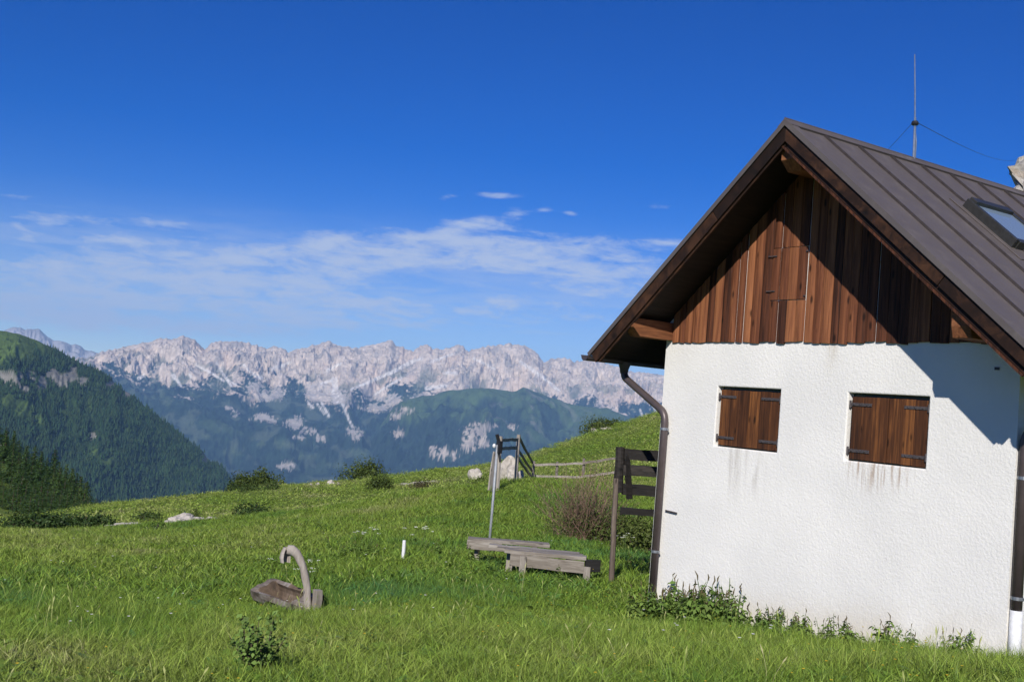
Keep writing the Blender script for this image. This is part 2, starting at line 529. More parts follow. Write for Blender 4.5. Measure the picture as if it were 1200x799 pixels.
meadow = np_obj('meadow', np_mesh('meadow', np.stack([gx.ravel(), gy.ravel(), gzv], 1), grid_faces(len(_az), len(_rr)), M['turf']))
structure(meadow, 'green alpine meadow sloping down to a valley')

# ------------------------------------------------------------------ mountains
def attr_mat(name, rough=.95, nscale=.01, var=.25, bump=0.0, bdist=8.0):
    t = NT(name)
    a = t.n('ShaderNodeAttribute', attribute_name='col')
    n = t.noise(t.coord('Object'), nscale, 6, .65)
    c = t.mix(1.0, a.outputs['Color'], t.range(n, .25, .75, 1-var, 1+var), 'MULTIPLY')
    return t.set(c, rough, normal=t.bump(n, bump, bdist) if bump else None, spec=.1)
def crest_fn(pts, D):
    """crest polyline in photo pixels -> azimuth, tangent of elevation, from a crest D(az) metres away"""
    A, T = [], []
    for u, v in pts:
        d = pray(u, v); A.append(math.atan2(d[0], d[1])); T.append(d[2]/math.hypot(d[0], d[1]))
    o = np.argsort(A); A = np.array(A)[o]; T = np.array(T)[o]
    return lambda a: np.interp(a, A, T)
def blend(base, col, m):
    return base*(1-m[:, None])+np.asarray(col)[None, :]*m[:, None]
def seg_mask(U, V, pts, w0, w1, soft=1.0):
    """distance mask round a polyline given where a streak lies, width growing from w0 to w1"""
    best = np.zeros_like(U)
    L = len(pts)-1
    for i in range(L):
        ax, ay = pts[i]; bx, by = pts[i+1]
        dx, dy = bx-ax, by-ay; k = dx*dx+dy*dy
        s = np.clip(((U-ax)*dx+(V-ay)*dy)/k, 0, 1)
        d = np.hypot(U-ax-s*dx, V-ay-s*dy)
        w = w0+(w1-w0)*(i+s)/L
        best = np.maximum(best, 1-sstep(w*.5, w*.5+soft, d))
    return best

# --- pale limestone range across the valley
RC, RB = 14000.0, 8300.0
crest_pts = [(-300,395),(-100,420),(60,424),(105,419),(120,413),(150,405),(175,402),(187,397),(200,399),(215,393),(228,400),(240,409),(248,402),(265,400),(280,401),(300,405),
             (312,408),(322,403),(328,404),(338,412),(350,408),(365,404),(375,404),(385,400),(395,406),(410,408),(420,409),(440,404),(458,399),(470,406),
             (480,409),(497,404),(515,406),(540,405),(560,406),(580,404),(600,402),(615,404),(628,413),(637,425),(646,420),(660,420),(675,422),(688,417),
             (705,422),(720,430),(740,434),(755,436),(778,441),(850,462),(1000,480),(1300,520)]
cf = crest_fn(crest_pts, RC)
a0, a1 = azr(at(-60, 420, 1))[0], azr(at(900, 460, 1))[0]
na, nr = 1500, 230
az = np.linspace(a0, a1, na)
tt = np.concatenate([np.linspace(0, .62, 70)[:-1], np.linspace(.62, 1.0, 140)[:-1], np.linspace(1.0, 1.35, 21)])
nr = len(tt)
A, T = np.meshgrid(az, tt, indexing='ij')
A = A.ravel(); T = T.ravel()
S = A*RC
jamp = .35+.65*sstep(-.2, .5, fbm(S/1500, S*0+9., 2, 70))
jag = (np.abs(perlin(S/330, S*0+.3, 71))*-1.0+np.abs(perlin(S/110, S*0+4.1, 72))*-.5+perlin(S/40, S*0+2., 73)*.22)*.0075*jamp+.0016
zc = (cf(A)+jag)*RC+CAM[2]
wob = fbm(S/1500, T*2, 4, 31)
rise = np.where(T < .72, -735+(690)*np.clip(T/.72, 0, 1)**1.05, 0)
up = np.clip((T-.72)/.28, 0, 1)
prof = up**.85
z = np.where(T < .72, rise, -45+(zc+45)*prof)
z = np.where(T > 1, zc-(T-1)*1400, z)
env = sstep(.02, .2, T)*(1-sstep(.84, .99, T))
z = z+(ridged(S/1300+wob*.3, T*1.6+.4, 5, 41)-.45)*230*env*(1-.35*sstep(.7, .85, T))
w2 = fbm(S/380, T*6, 4, 58)
gul = ridged(S/620+wob*.9+w2*.35, T*3.0+w2*.5, 6, 55, .6)
gamp = .55+.6*sstep(-.4, .5, fbm(S/1100, T*1.5, 2, 59))
z = z+(gul-.5)*185*gamp*sstep(.66, .8, T)*(1-sstep(.93, 1.0, T))
z = z+np.round(fbm(S/500, T*9, 3, 60)*2.2)*22*sstep(.74, .82, T)*(1-sstep(.93, 1.0, T))
z = z+fbm(S/120, T*40, 4, 63)*26*sstep(.7, .8, T)*(1-sstep(.97, 1.0, T))
z = np.where(T < 1, np.minimum(z, zc-(1-T)*700), z)
R_ = RB+(RC-RB)*T+fbm(S/900, T*3, 3, 83)*150*sstep(.6, .9, T)*(1-sstep(.95, 1, T))
V = np.stack([CAM[0]+np.sin(A)*R_, CAM[1]+np.cos(A)*R_, z], 1)
U_, V_ = project(V)
# what grows or lies where: rock high up, forest below, scree fans and pale cliffs in places
nz1 = fbm(S/420, T*9, 5, 91); nz2 = fbm(S/130, T*26, 4, 97); nz3 = fbm(S/32, T*150, 3, 99); nzf = fbm(S/36, z/24, 4, 95)
line = np.interp(U_, [0,60,120,180,230,290,345,380,440,470,520,600,800], [445,440,432,440,452,452,455,470,470,455,462,470,480])
rock = sstep(-6, 6, line-V_+nz1*24+nz2*11+nzf*13)
strat = .5+.5*np.sin(z/9+nz1*5)
rockc = np.array([.52,.43,.345])[None, :]*(1+.22*nz2[:, None]+.34*nzf[:, None]+.06*strat[:, None])
rockc = blend(rockc, (.58,.44,.33), sstep(.15, .6, fbm(S/300+7, T*7, 4, 101))*.55)
rockc = blend(rockc, (.25,.225,.205), sstep(.1, .6, fbm(S/170+3, T*16, 4, 103))*.7)  # dark noise patches put shadow contrast into the rock colour
forest = np.array([.016,.030,.017])[None, :]*np.clip(1+.5*nz2[:, None]+.9*nzf[:, None], .3, 3)
forest = blend(forest, (.07,.105,.04), sstep(.28, .55, fbm(S/520+2, T*11+3, 4, 107))*.35*sstep(400, 470, V_))
col = forest*(1-rock[:, None])+rockc*rock[:, None]
# brown-grey alpine turf between the crags
col = blend(col, (.085,.105,.065), sstep(.12, .4, fbm(S/350, T*13, 4, 111))*(.75*sstep(-45, -6, V_-line))*(1-sstep(20, 45, line-V_)))
br = .62+.38*sstep(-.35, .25, nz3+nz2*.5)
scree = np.zeros_like(U_)
for pts, w0, w1 in [([(230,428),(246,436),(262,446)], 2, 3), ([(254,425),(262,440),(271,452)], 1.5, 3.2), ([(258,432),(268,446),(277,451)], 1, 2),
                    ([(203,440),(208,446),(212,452)], 7, 2), ([(222,438),(224,442)], 4, 3), ([(168,440),(163,443)], 4, 6),
                    ([(286,428),(296,438),(306,443)], 3, 5), ([(320,432),(330,428),(341,424)], 3, 3), ([(392,445),(393,458),(396,470)], 10, 9),
                    ([(398,462),(402,474),(404,478)], 7, 3), ([(390,460),(392,472)], 5, 2), ([(403,478),(409,492),(413,500)], 2.5, 3), ([(372,473),(380,485)], 2, 1.5), ([(376,470),(385,487)], 2, 4),
                    ([(361,471),(367,478)], 2, 2), ([(384,434),(399,426)], 4, 3), ([(376,450),(388,446)], 4, 4), ([(412,456),(436,446),(460,436),(482,424)], 2.5, 6), ([(438,463),(455,452),(470,443)], 1.5, 3),
                    ([(480,424),(495,420)], 5, 2), ([(505,424),(530,415)], 2, 3), ([(520,437),(536,437)], 3, 4), ([(500,455),(522,452)], 7, 5),
                    ([(610,424),(622,432),(640,445),(655,458)], 4, 4), ([(555,420),(580,432)], 3, 2), ([(750,480),(757,497)], 2, 3.5), ([(766,476),(770,486)], 3, 2)]:
    scree = np.maximum(scree, seg_mask(U_, V_, pts, w0*.55, w1*.6, 1.3))
col = blend(col, (.70,.65,.585), scree*np.clip(br+nzf*.6, 0, 1))
# bare pale cliffs lower down among the trees
cl = np.zeros_like(U_)
for u, v, rx, ry in [(316,463,13,7),(303,465,9,5),(325,460,8,8),(306,489,12,5),(345,496,10,8),(360,505,9,5),(318,492,6,4),(457,468,14,7),(441,478,16,5),(472,482,14,6),(416,507,9,8),(450,517,7,5),
                     (268,478,4,3),(276,484,4,4),(337,546,9,5),(298,454,10,6),(492,470,12,7),(395,465,14,8),(378,460,14,10),(365,460,8,10),(350,512,7,3),(376,514,6,4),(500,522,5,4)]:
    d = ((U_-u)/rx)**2+((V_-v)/ry)**2
    cl = np.maximum(cl, 1-sstep(.25, .6, d*.55+nz2*.5+nzf*.95))
col = blend(col, (.46,.405,.35), cl*.9)
mg = np.zeros_like(U_)
for u, v, rx, ry in [(196,470,9,6),(190,462,4,8),(225,460,4,5),(175,466,7,3),(330,520,10,6),(270,530,14,4),(305,520,8,3),(360,535,16,5),(420,530,14,6),(395,545,16,4),(240,512,9,3)]:
    d = ((U_-u)/rx)**2+((V_-v)/ry)**2
    mg = np.maximum(mg, 1-sstep(.0, .9, d*.8+nz2*.6+nzf*.7))
col = blend(col, (.10,.135,.06), mg*.6)
M['range'] = attr_mat('limestone_and_forest', .95, .02, .18, .5, 14)
rg = np_obj('mountain_range', np_mesh('mountain_range', V, grid_faces(na, nr), M['range'], True, np.clip(col, 0, 1)))
structure(rg, 'pale jagged limestone mountain range with forested lower slopes')

# --- farther bluish peaks showing past the range
def far_peaks():
    D = 19500.0
    cfn = crest_fn([(-200,400),(-60,394),(0,387),(15,384),(24,382),(30,386),(36,384),(44,384),(49,388),(56,394),(62,396),(68,397),(76,401),(84,404),(92,404),(100,408),(107,410),(114,414),(124,418),(150,425),(260,440)], D)
    a0, a1 = azr(at(-40, 420, 1))[0], azr(at(170, 420, 1))[0]
    az = np.linspace(a0, a1, 340); tt = np.linspace(0, 1.3, 60)
    A, T = np.meshgrid(az, tt, indexing='ij'); A = A.ravel(); T = T.ravel(); S = A*D
    jag = -np.abs(perlin(S/180, S*0+1.3, 171))*.0022+.0006
    zc = (cfn(A)+jag)*D
    z = np.where(T < 1, -500+(zc+500)*T**.9, zc-(T-1)*1800)
    z = z+(ridged(S/500, T*3, 5, 141)-.5)*190*sstep(.1, .5, T)*(1-.85*sstep(.85, 1, T))
    R_ = 17000+2500*T
    V = np.stack([CAM[0]+np.sin(A)*R_, CAM[1]+np.cos(A)*R_, z], 1)
    n = fbm(S/200, T*14, 4, 151)
    col = np.array([.36,.335,.32])[None, :]*(1+.3*n[:, None])
    o = np_obj('mountain_peaks', np_mesh('mountain_peaks', V, grid_faces(340, 60), M['range'], True, np.clip(col, 0, 1)))
    structure(o, 'hazy blue rocky peaks showing past the range')
far_peaks()

# --- rounded green mountain in front of the range
def green_mountain():
    cfn = crest_fn([(300,600),(360,578),(410,540),(440,505),(458,482),(470,470),(480,466),(500,463),(520,459),(540,456),(560,455),(575,457),(590,457),(600,459),(606,457),(613,454),(625,459),(640,464),(660,470),(680,474),(710,478),(730,487),(750,497),(775,508),(900,560),(1000,580)], 0)
    a0, a1 = azr(at(310, 560, 1))[0], azr(at(960, 560, 1))[0]
    na = 620; az = np.linspace(a0, a1, na); tt = np.concatenate([np.linspace(0, 1, 110)[:-1], np.linspace(1, 1.5, 24)])
    A, T = np.meshgrid(az, tt, indexing='ij'); A = A.ravel(); T = T.ravel()
    u_of = np.interp(A, [a0, a1], [310, 960])
    RC2 = 10300+600*np.cos((u_of-560)/190)
    S = A*10300
    jag = perlin(S/130, S*0+.7, 271)*.0012
    zc = (cfn(A)+jag)*RC2+CAM[2]
    zb = np.minimum(-690, zc-60)
    z = np.where(T < 1, zb+(zc-zb)*(1-(1-np.clip(T, 0, 1))**1.15), zc-(T-1)*1400)
    w = fbm(S/900, T*2, 3, 231)
    z = z+(ridged(S/800+w*.4, T*1.5+w, 5, 241)-.5)*200*sstep(.05, .3, T)*(1-.9*sstep(.8, 1, T))
    z = z+fbm(S/110, T*16, 4, 263)*16*sstep(.05, .3, T)*(1-.7*sstep(.9, 1, T))
    R_ = RC2-2600*(1-T)
    V = np.stack([CAM[0]+np.sin(A)*R_, CAM[1]+np.cos(A)*R_, z], 1)
    U_, V_ = project(V)
    n1 = fbm(S/260, T*8, 5, 291); n2 = fbm(S/80, T*22, 4, 297); n3 = fbm(S/30, z/20, 4, 298)
    forest = np.array([.017,.031,.018])[None, :]*np.clip(1+.5*n2[:, None]+.9*n3[:, None], .3, 3)
    turf = np.array([.062,.098,.030])[None, :]*(1+.2*n2[:, None]+.15*n3[:, None])
    # trees give way to grass towards the top
    low = np.interp(U_, [450,480,510,525,535,560,600,640,680,720,760], [484,484,482,470,486,478,478,470,520,515,520])
    g = sstep(-10, 9, low-V_+n1*24+n2*9)
    col = forest*(1-g[:, None])+turf*g[:, None]
    lean = sstep(.1, .45, fbm((S+T*1500)/260, T*3, 4, 301))*sstep(540, 640, U_)
    col = blend(col, (.055,.090,.032), lean*.65)
    gr = sstep(.15, .5, fbm((S+T*1200)/120, T*5, 4, 311))*np.exp(-((U_-625)/45)**2-((V_-482)/22)**2)
    col = blend(col, (.26,.24,.22), gr*.75)
    cl = np.zeros_like(U_)
    for u, v, rx, ry in [(553,512,10,14),(560,505,12,9),(548,520,9,8),(566,519,9,5),(520,532,9,7),(507,528,5,6),(531,534,6,5),(466,508,7,5),(575,500,7,4),(600,500,6,3),(465,488,9,4),(475,480,9,4)]:
        d = ((U_-u)/rx)**2+((V_-v)/ry)**2
        cl = np.maximum(cl, 1-sstep(.25, .6, d*.55+n2*.5+n3*.95))
    col = blend(col, (.47,.40,.335), cl*.92)
    o = np_obj('green_mountain', np_mesh('green_mountain', V, grid_faces(na, len(tt)), attr_mat('grassy_mountain', .95, .03, .2, .6, 8), True, np.clip(col, 0, 1)))
    structure(o, 'rounded green mountain with grassy top and wooded flank')
    return o
green_mountain()

# --- dark wooded mountain shoulder
TREES = []
def wooded_mountain():
    cfn = crest_fn([(-320,330),(-200,350),(-60,376),(0,387),(20,391),(50,400),(70,410),(90,421),(105,428),(125,440),(150,460),(165,473),(200,500),(225,520),(237,528),(245,540),(262,550),(268,560),(273,575),(276,600),(280,640)], 0)
    a0, a1 = azr(at(-220, 500, 1))[0], azr(at(278, 600, 1))[0]
    na = 620; az = np.linspace(a0, a1, na); tt = np.concatenate([np.linspace(0, 1, 170)[:-1], np.linspace(1, 1.5, 24)])
    A, T = np.meshgrid(az, tt, indexing='ij'); A = A.ravel(); T = T.ravel()
    S = A*3600
    RC3 = 3600+(A-a0)/(a1-a0)*500
    jag = perlin(S/60, S*0+.7, 371)*.0014
    zc = (cfn(A)+jag)*RC3+CAM[2]
    zb = -740.0
    z = np.where(T < 1, zb+(zc-zb)*(1-(1-np.clip(T, 0, 1))**1.1), zc-(T-1)*1300)
    w = fbm(S/500, T*2, 3, 331)
    z = z+(ridged(S/420+w*.5, T*1.3+w*.6, 5, 341)-.5)*90*sstep(.05, .3, T)*(1-.92*sstep(.82, 1, T))
    z = z+fbm(S/70, T*14, 4, 363)*11*sstep(.05, .3, T)*(1-.7*sstep(.93, 1, T))
    R_ = RC3-1500*(1-T)
    V = np.stack([CAM[0]+np.sin(A)*R_, CAM[1]+np.cos(A)*R_, z], 1)
    U_, V_ = project(V)
    n1 = fbm(S/160, T*8, 5, 391); n2 = fbm(S/50, T*24, 4, 397); n3 = fbm(S/22, T*50, 3, 399)
    forest = np.array([.024,.046,.015])[None, :]*(1+.4*n2[:, None]+.3*n3[:, None])
    turf = np.array([.075,.120,.026])[None, :]*(1+.25*n2[:, None])
    top = np.interp(U_, [-200,0,40,80,110], [440,428,418,415,410])
    g = sstep(-8, 8, top-V_+n1*22)*(1-sstep(60, 110, U_)*.8)
    clear = np.zeros_like(U_)
    for u, v, rx, ry in [(28,478,14,16),(45,492,8,8),(125,540,10,6),(112,530,8,7),(105,470,3,16),(113,456,4,10),(75,480,5,10),(10,470,10,9),(150,505,4,8)]:
        d = ((U_-u)/rx)**2+((V_-v)/ry)**2
        clear = np.maximum(clear, 1-sstep(.35, 1.2, d+n2*.6))
    gm = np.maximum(g, clear*.85)
    col = forest*(1-gm[:, None])+turf*gm[:, None]
    cl = np.zeros_like(U_)
    for u, v, rx, ry in [(18,443,14,8),(35,440,9,8),(62,440,8,8),(75,446,13,10),(86,440,7,9),(97,447,7,7),(50,448,7,8),(30,455,9,5),(130,450,7,4),(148,462,6,4),(108,512,7,5),(3,440,8,6),(240,536,4,8)]:
        d = ((U_-u)/rx)**2+((V_-v)/ry)**2
        cl = np.maximum(cl, 1-sstep(.4, 1.1, d+n2*.9+n3*.6))
    col = blend(col, (.24,.225,.20), cl*.85)
    o = np_obj('wooded_mountain', np_mesh('wooded_mountain', V, grid_faces(na, len(tt)), attr_mat('wooded_slope', .95, .05, .25, .7, 5), True, np.clip(col, 0, 1)))
    structure(o, 'dark wooded mountain shoulder falling steeply to the valley')
    # spots for the forest
    ok = (T < 1.0) & (T > .2) & (U_ > -60) & (U_ < 300) & (cl < .35)
    dens = np.clip(1.0-gm*1.1+.15*n1, .06, 1)
    return V[ok], dens[ok]
WV, WD = wooded_mountain()

def conifer_blob(n, V, dens, hmin, hmax):
    """a far-off wood: thousands of small three-tier firs, each about as big as a grain in the picture"""
    idx = rng.choice(len(V), n, p=dens/dens.sum())
    base = V[idx]+rng.normal(0, 4, (n, 3))*[1, 1, .1]
    h = rng.uniform(hmin, hmax, n); w = h*rng.uniform(.16, .25, n); th = rng.uniform(0, 6.28, n)
    tiers = [(0.02, .62, 1.0), (.34, 1.0, .66)]
    k = 5; Vs = []; Fs = []; cols = []; o = 0
    tone = rng.uniform(.65, 1.45, n); warm = rng.uniform(-.006, .010, n)
    for z0, z1, ws in tiers:
        ring = []
        for j in range(k):
            a = th+2*math.pi*j/k
            rr = w*ws*rng.uniform(.75, 1.2, n)
            ring.append(np.stack([base[:, 0]+np.cos(a)*rr, base[:, 1]+np.sin(a)*rr, base[:, 2]-1+h*z0], 1))
        apex = np.stack([base[:, 0], base[:, 1], base[:, 2]-1+h*z1], 1)
        P = np.stack(ring+[apex], 1).reshape(-1, 3)
        b = o+np.arange(n)*(k+1)
        for j in range(k):
            Fs.append(np.stack([b+j, b+(j+1) % k, b+k], 1))
        Vs.append(P); o += len(P)
        c = np.stack([.024*tone+warm, .050*tone+warm*.6, .015*tone], 1)
        cols.append(np.repeat(c, k+1, 0))
    return np.concatenate(Vs), np.concatenate(Fs), np.clip(np.concatenate(cols), .004, 1)
M['firs'] = attr_mat('fir_forest', .95, .3, .2)
v_, f_, c_ = conifer_blob(24000, WV, WD, 9, 18)
fo = np_obj('forest', np_mesh('forest', v_, f_, M['firs'], False, c_))
tag(fo, 'dense dark fir forest covering the steep mountain shoulder', 'forest', kind='stuff')

# ------------------------------------------------------------------ haze over the whole landscape
def haze():
    t = NT('valley_haze'); t.t.nodes.remove(t.p)
    pv = t.n('ShaderNodeVolumePrincipled')
    pv.inputs['Color'].default_value = (.30, .57, 1.0, 1)
    pv.inputs['Density'].default_value = 3.6e-5
    pv.inputs['Anisotropy'].default_value = -0.22
    t.l(pv.outputs[0], t.out.inputs['Volume'])
    b = MB().box((-22500, -22500, -1000), (22500, 22500, 1080)).build('haze', t.m)
    tag(b, 'thin blue haze hanging over the valley and far mountains', 'haze', kind='stuff')
    b.display_type = 'WIRE'
haze()

# ------------------------------------------------------------------ the hut
W = HOUSE_W; XC = W/2; KS = .8325; ZA = 5.156; EV = .583; OV = .664; YB = HOUSE_L+.6
CP = 1/math.sqrt(1+KS*KS); SP = KS*CP
def zroof(x): return ZA-KS*abs(x-XC)
def rp(x, y, h, side=1):
    """point h above the roof skin"""
    sx = 1 if side > 0 else -1
    return (x+sx*h*SP, y, zroof(x)+h*CP)
hut = thing('alpine_hut', 'white plastered alpine hut with brown board gable, metal roof and closed shutters', 'hut')

# plaster walls with two window openings
t = NT('roughcast_plaster')
co = t.coord('Object')
na_ = t.noise(co, 40, 4, .6, .8); nb_ = t.noise(co, 14, 3, .5); nc_ = t.noise(co, 1.1, 3, .5)
vor = t.n('ShaderNodeTexVoronoi'); vor.feature = 'SMOOTH_F1'; vor.inputs['Scale'].default_value = 46; t.l(co, vor.inputs['Vector'])
hgt = t.math('ADD', t.math('MULTIPLY', na_, 1.0), t.math('MULTIPLY', vor.outputs['Distance'], .55))
hgt = t.math('ADD', hgt, t.math('MULTIPLY', nb_, .5))
base = t.mix(t.range(nc_, .3, .7), (.88,.855,.80), (.80,.78,.735))
sx = t.n('ShaderNodeSeparateXYZ'); t.l(co, sx.inputs[0])
X_, Z_ = sx.outputs[0], sx.outputs[2]
drip = t.noise(t.coord('Object', (9, 1, .8)), 1.0, 4, .6, .4)
drip2 = t.noise(t.coord('Object', (24, 1, 1.6), (3, 0, 1)), 1.0, 4, .6, .2)
def win(a, b, c, d):
    return t.math('MULTIPLY', t.range(X_, a, b), t.range(X_, c, d, 1, 0))
m1 = t.math('MULTIPLY', win(.95, 1.15, 1.45, 1.75), t.math('MULTIPLY', t.range(Z_, 1.15, 1.8), t.range(Z_, 1.885, 1.895, 1, 0)))
m1 = t.math('MULTIPLY', m1, t.range(drip, .42, .68))
base = t.mix(t.math('MULTIPLY', m1, .62), base, (.42,.38,.33))
m2 = t.math('MULTIPLY', win(2.62, 2.75, 3.25, 3.5), t.math('MULTIPLY', t.range(Z_, 1.52, 1.86), t.range(Z_, 1.885, 1.895, 1, 0)))
m2 = t.math('MULTIPLY', m2, t.range(drip2, .46, .66))
base = t.mix(t.math('MULTIPLY', m2, .75), base, (.36,.24,.15))
m4 = t.math('MULTIPLY', win(2.3, 2.38, 2.44, 2.5), t.math('MULTIPLY', t.range(Z_, 2.6, 3.05), t.range(drip2, .35, .6)))
base = t.mix(t.math('MULTIPLY', m4, .45), base, (.5,.42,.3))
foot = t.math('SUBTRACT', Z_, t.math('MULTIPLY', X_, .12))
m3 = t.math('MULTIPLY', t.range(t.math('ADD', foot, t.math('MULTIPLY', nb_, .25)), .02, .46, 1, 0), t.range(nc_, .30, .58))
base = t.mix(t.math('MULTIPLY', m3, .45), base, (.62,.53,.39))
spk = t.noise(co, 60, 2, .5)
base = t.mix(t.range(spk, .70, .78, 0, .35), base, (.5,.48,.45))
M['plaster'] = t.set(base, .93, normal=t.bump(hgt, .36, .011), spec=.2)
wins = [(.878, 1.778), (2.634, 3.534)]
WZ0, WZ1 = 1.887, 2.544
def plaster_wall():
    mb = MB()
    z0, zt = -.7, 3.06
    xs = [0, wins[0][0], wins[0][1], wins[1][0], wins[1][1], W]
    zs = [z0, WZ0, WZ1, zt]
    for i in range(5):
        for j in range(3):
            if j == 1 and i in (1, 3): continue
            mb.add([(xs[i],0,zs[j]),(xs[i+1],0,zs[j]),(xs[i+1],0,zs[j+1]),(xs[i],0,zs[j+1])], [(0,1,2,3)])
    dpt = .16
    for a, b in wins:                                      # reveals
        mb.add([(a,0,WZ0),(a,0,WZ1),(a,dpt,WZ1),(a,dpt,WZ0)], [(0,1,2,3)])
        mb.add([(b,0,WZ0),(b,dpt,WZ0),(b,dpt,WZ1),(b,0,WZ1)], [(0,1,2,3)])
        mb.add([(a,0,WZ0),(a,dpt,WZ0),(b,dpt,WZ0),(b,0,WZ0)], [(0,1,2,3)])
        mb.add([(a,0,WZ1),(b,0,WZ1),(b,dpt,WZ1),(a,dpt,WZ1)], [(0,1,2,3)])
        mb.add([(a,dpt,WZ0),(b,dpt,WZ0),(b,dpt,WZ1),(a,dpt,WZ1)], [(0,1,2,3)])
    for y in (0, HOUSE_L):                                 # gable triangles, back wall
        e = zroof(0)-.10
        mb.add([(0,y,zt),(W,y,zt),(W,y,e),(XC,y,ZA-.12),(0,y,e)], [(0,1,2,3,4)])
    e = zroof(0)-.10
    mb.add([(W,HOUSE_L,z0),(0,HOUSE_L,z0),(0,HOUSE_L,zt),(W,HOUSE_L,zt)], [(0,1,2,3)])
    for x in (0, W):
        mb.add([(x,0,z0),(x,HOUSE_L,z0),(x,HOUSE_L,zt),(x,0,zt)], [(0,1,2,3)])
        mb.add([(x,0,zt),(x,HOUSE_L,zt),(x,HOUSE_L,e),(x,0,e)], [(0,1,2,3)])
    o = mb.build('wall', M['plaster'], hut)
    bm = bmesh.new(); bm.from_mesh(o.data); bmesh.ops.remove_doubles(bm, verts=bm.verts, dist=1e-4)
    bmesh.ops.recalc_face_normals(bm, faces=bm.faces); bm.to_mesh(o.data); bm.free()
    m = o.modifiers.new('bevel', 'BEVEL'); m.width = .012; m.segments = 2; m.limit_method = 'ANGLE'; m.angle_limit = math.radians(40)
plaster_wall()

# gable boards, one object each; a loft hatch is cut into them
def board_mesh(x0, x1, pts_bottom, pts_top, y0=-.001, thick=.026):
    """upright board with a slightly rounded face; bottom and top heights at its two edges"""
    n = 5; vs = []; fs = []
    for k in range(n):
        s = k/(n-1); x = x0+(x1-x0)*s
        yy = y0-thick*(.55+.45*math.sin(math.pi*(.12+.76*s)))
        vs.append((x, yy, pts_bottom[0]*(1-s)+pts_bottom[1]*s)); vs.append((x, yy, pts_top[0]*(1-s)+pts_top[1]*s))
    for s in (0, 1):
        x = x0 if s == 0 else x1
        vs.append((x, y0, pts_bottom[s])); vs.append((x, y0, pts_top[s]))
    for k in range(n-1):
        fs.append((2*k, 2*k+2, 2*k+3, 2*k+1))
    fs.append((2*n, 0, 1, 2*n+1)); fs.append((2*n-2, 2*n+2, 2*n+3, 2*n-1)); fs.append((2*n+2, 2*n, 2*n+1, 2*n+3))
    fs.append(tuple([2*n]+[2*n+2]+[2*k for k in range(n-1, -1, -1)]))
    fs.append(tuple([2*n+1]+[2*k+1 for k in range(n)]+[2*n+3]))
    return MB().add(vs, fs)
hatch = bpy.data.objects.new('hatch', None); C.objects.link(hatch); hatch.parent = hut
x = .115
hz0, hz1 = 3.47, 4.02
while x < 4.27:
    w_ = random.uniform(.094, .130)
    if x+w_ > 4.27: w_ = 4.29-x
    g_ = random.choice([.003, .004, .005, .006, .010, .018, .020])
    xa, xb = x, x+w_-g_
    off = random.uniform(-.003, .006)
    zb = 3.028+random.uniform(-.012, .012); zb2 = zb+random.uniform(-.014, .014)
    def ztop(q): return zroof(q)-.075/CP
    ta, tb = ztop(xa), ztop(xb)
    mid = (xa+xb)/2
    if abs(mid-XC) < w_*.6: ta = tb = min(ta, tb)
    if 1.53 < mid < 1.99:
        board_mesh(xa, xb, (zb, zb2), (hz0-.005, hz0-.005), off*.3).build('board', M['board'], hut, smooth=False)
        board_mesh(xa, xb, (hz0+.004, hz0+.004), (hz1-.004, hz1-.004), off-.006).build('board', M['board'], hatch)
        board_mesh(xa, xb, (hz1+.005, hz1+.005), (ta, tb), off*.3).build('board', M['board'], hut)
    else:
        board_mesh(xa, xb, (zb, zb2), (ta, tb), off*.3).build('board', M['board'], hut)
    x += w_
for zz in (3.56, 3.93):
    MB().box((1.52, -.043, zz), (1.64, -.036, zz+.012)).build('hinge', M['iron'], hatch, bevel=.003)
for zz in (3.50, 3.96):
    MB().box((2.02, -.036, zz), (2.05, -.030, zz+.014)).build('latch', M['iron'], hatch, bevel=.003)

# purlins sticking out under the roof
def purlin(x0, x1, zb, zt0, zt1, yf, ch=.11):
    vs = [(x0,yf,zb+.10),(x1,yf,zb+.10),(x1,yf,zt1),(x0,yf,zt0), (x0,yf+ch,zb),(x1,yf+ch,zb), (x0,.0,zb),(x1,.0,zb),(x1,.0,zt1),(x0,.0,zt0)]
    fs = [(0,1,2,3),(0,4,5,1),(4,6,7,5),(3,2,8,9),(6,9,8,7),(0,3,9,6,4),(1,5,7,8,2)]
    return MB().add(vs, fs)
purlin(-.06, .112, 3.045, 3.165, 3.25, -.62).build('purlin', M['purlin'], hut, bevel=.006)
purlin(4.10, 4.28, 3.02, 3.24, 3.20, -.585, .03).build('purlin', M['purlin'], hut, bevel=.006)
purlin(2.095, 2.285, 4.69, 4.93, 4.93, -.58).build('purlin', M['purlin'], hut, bevel=.006)

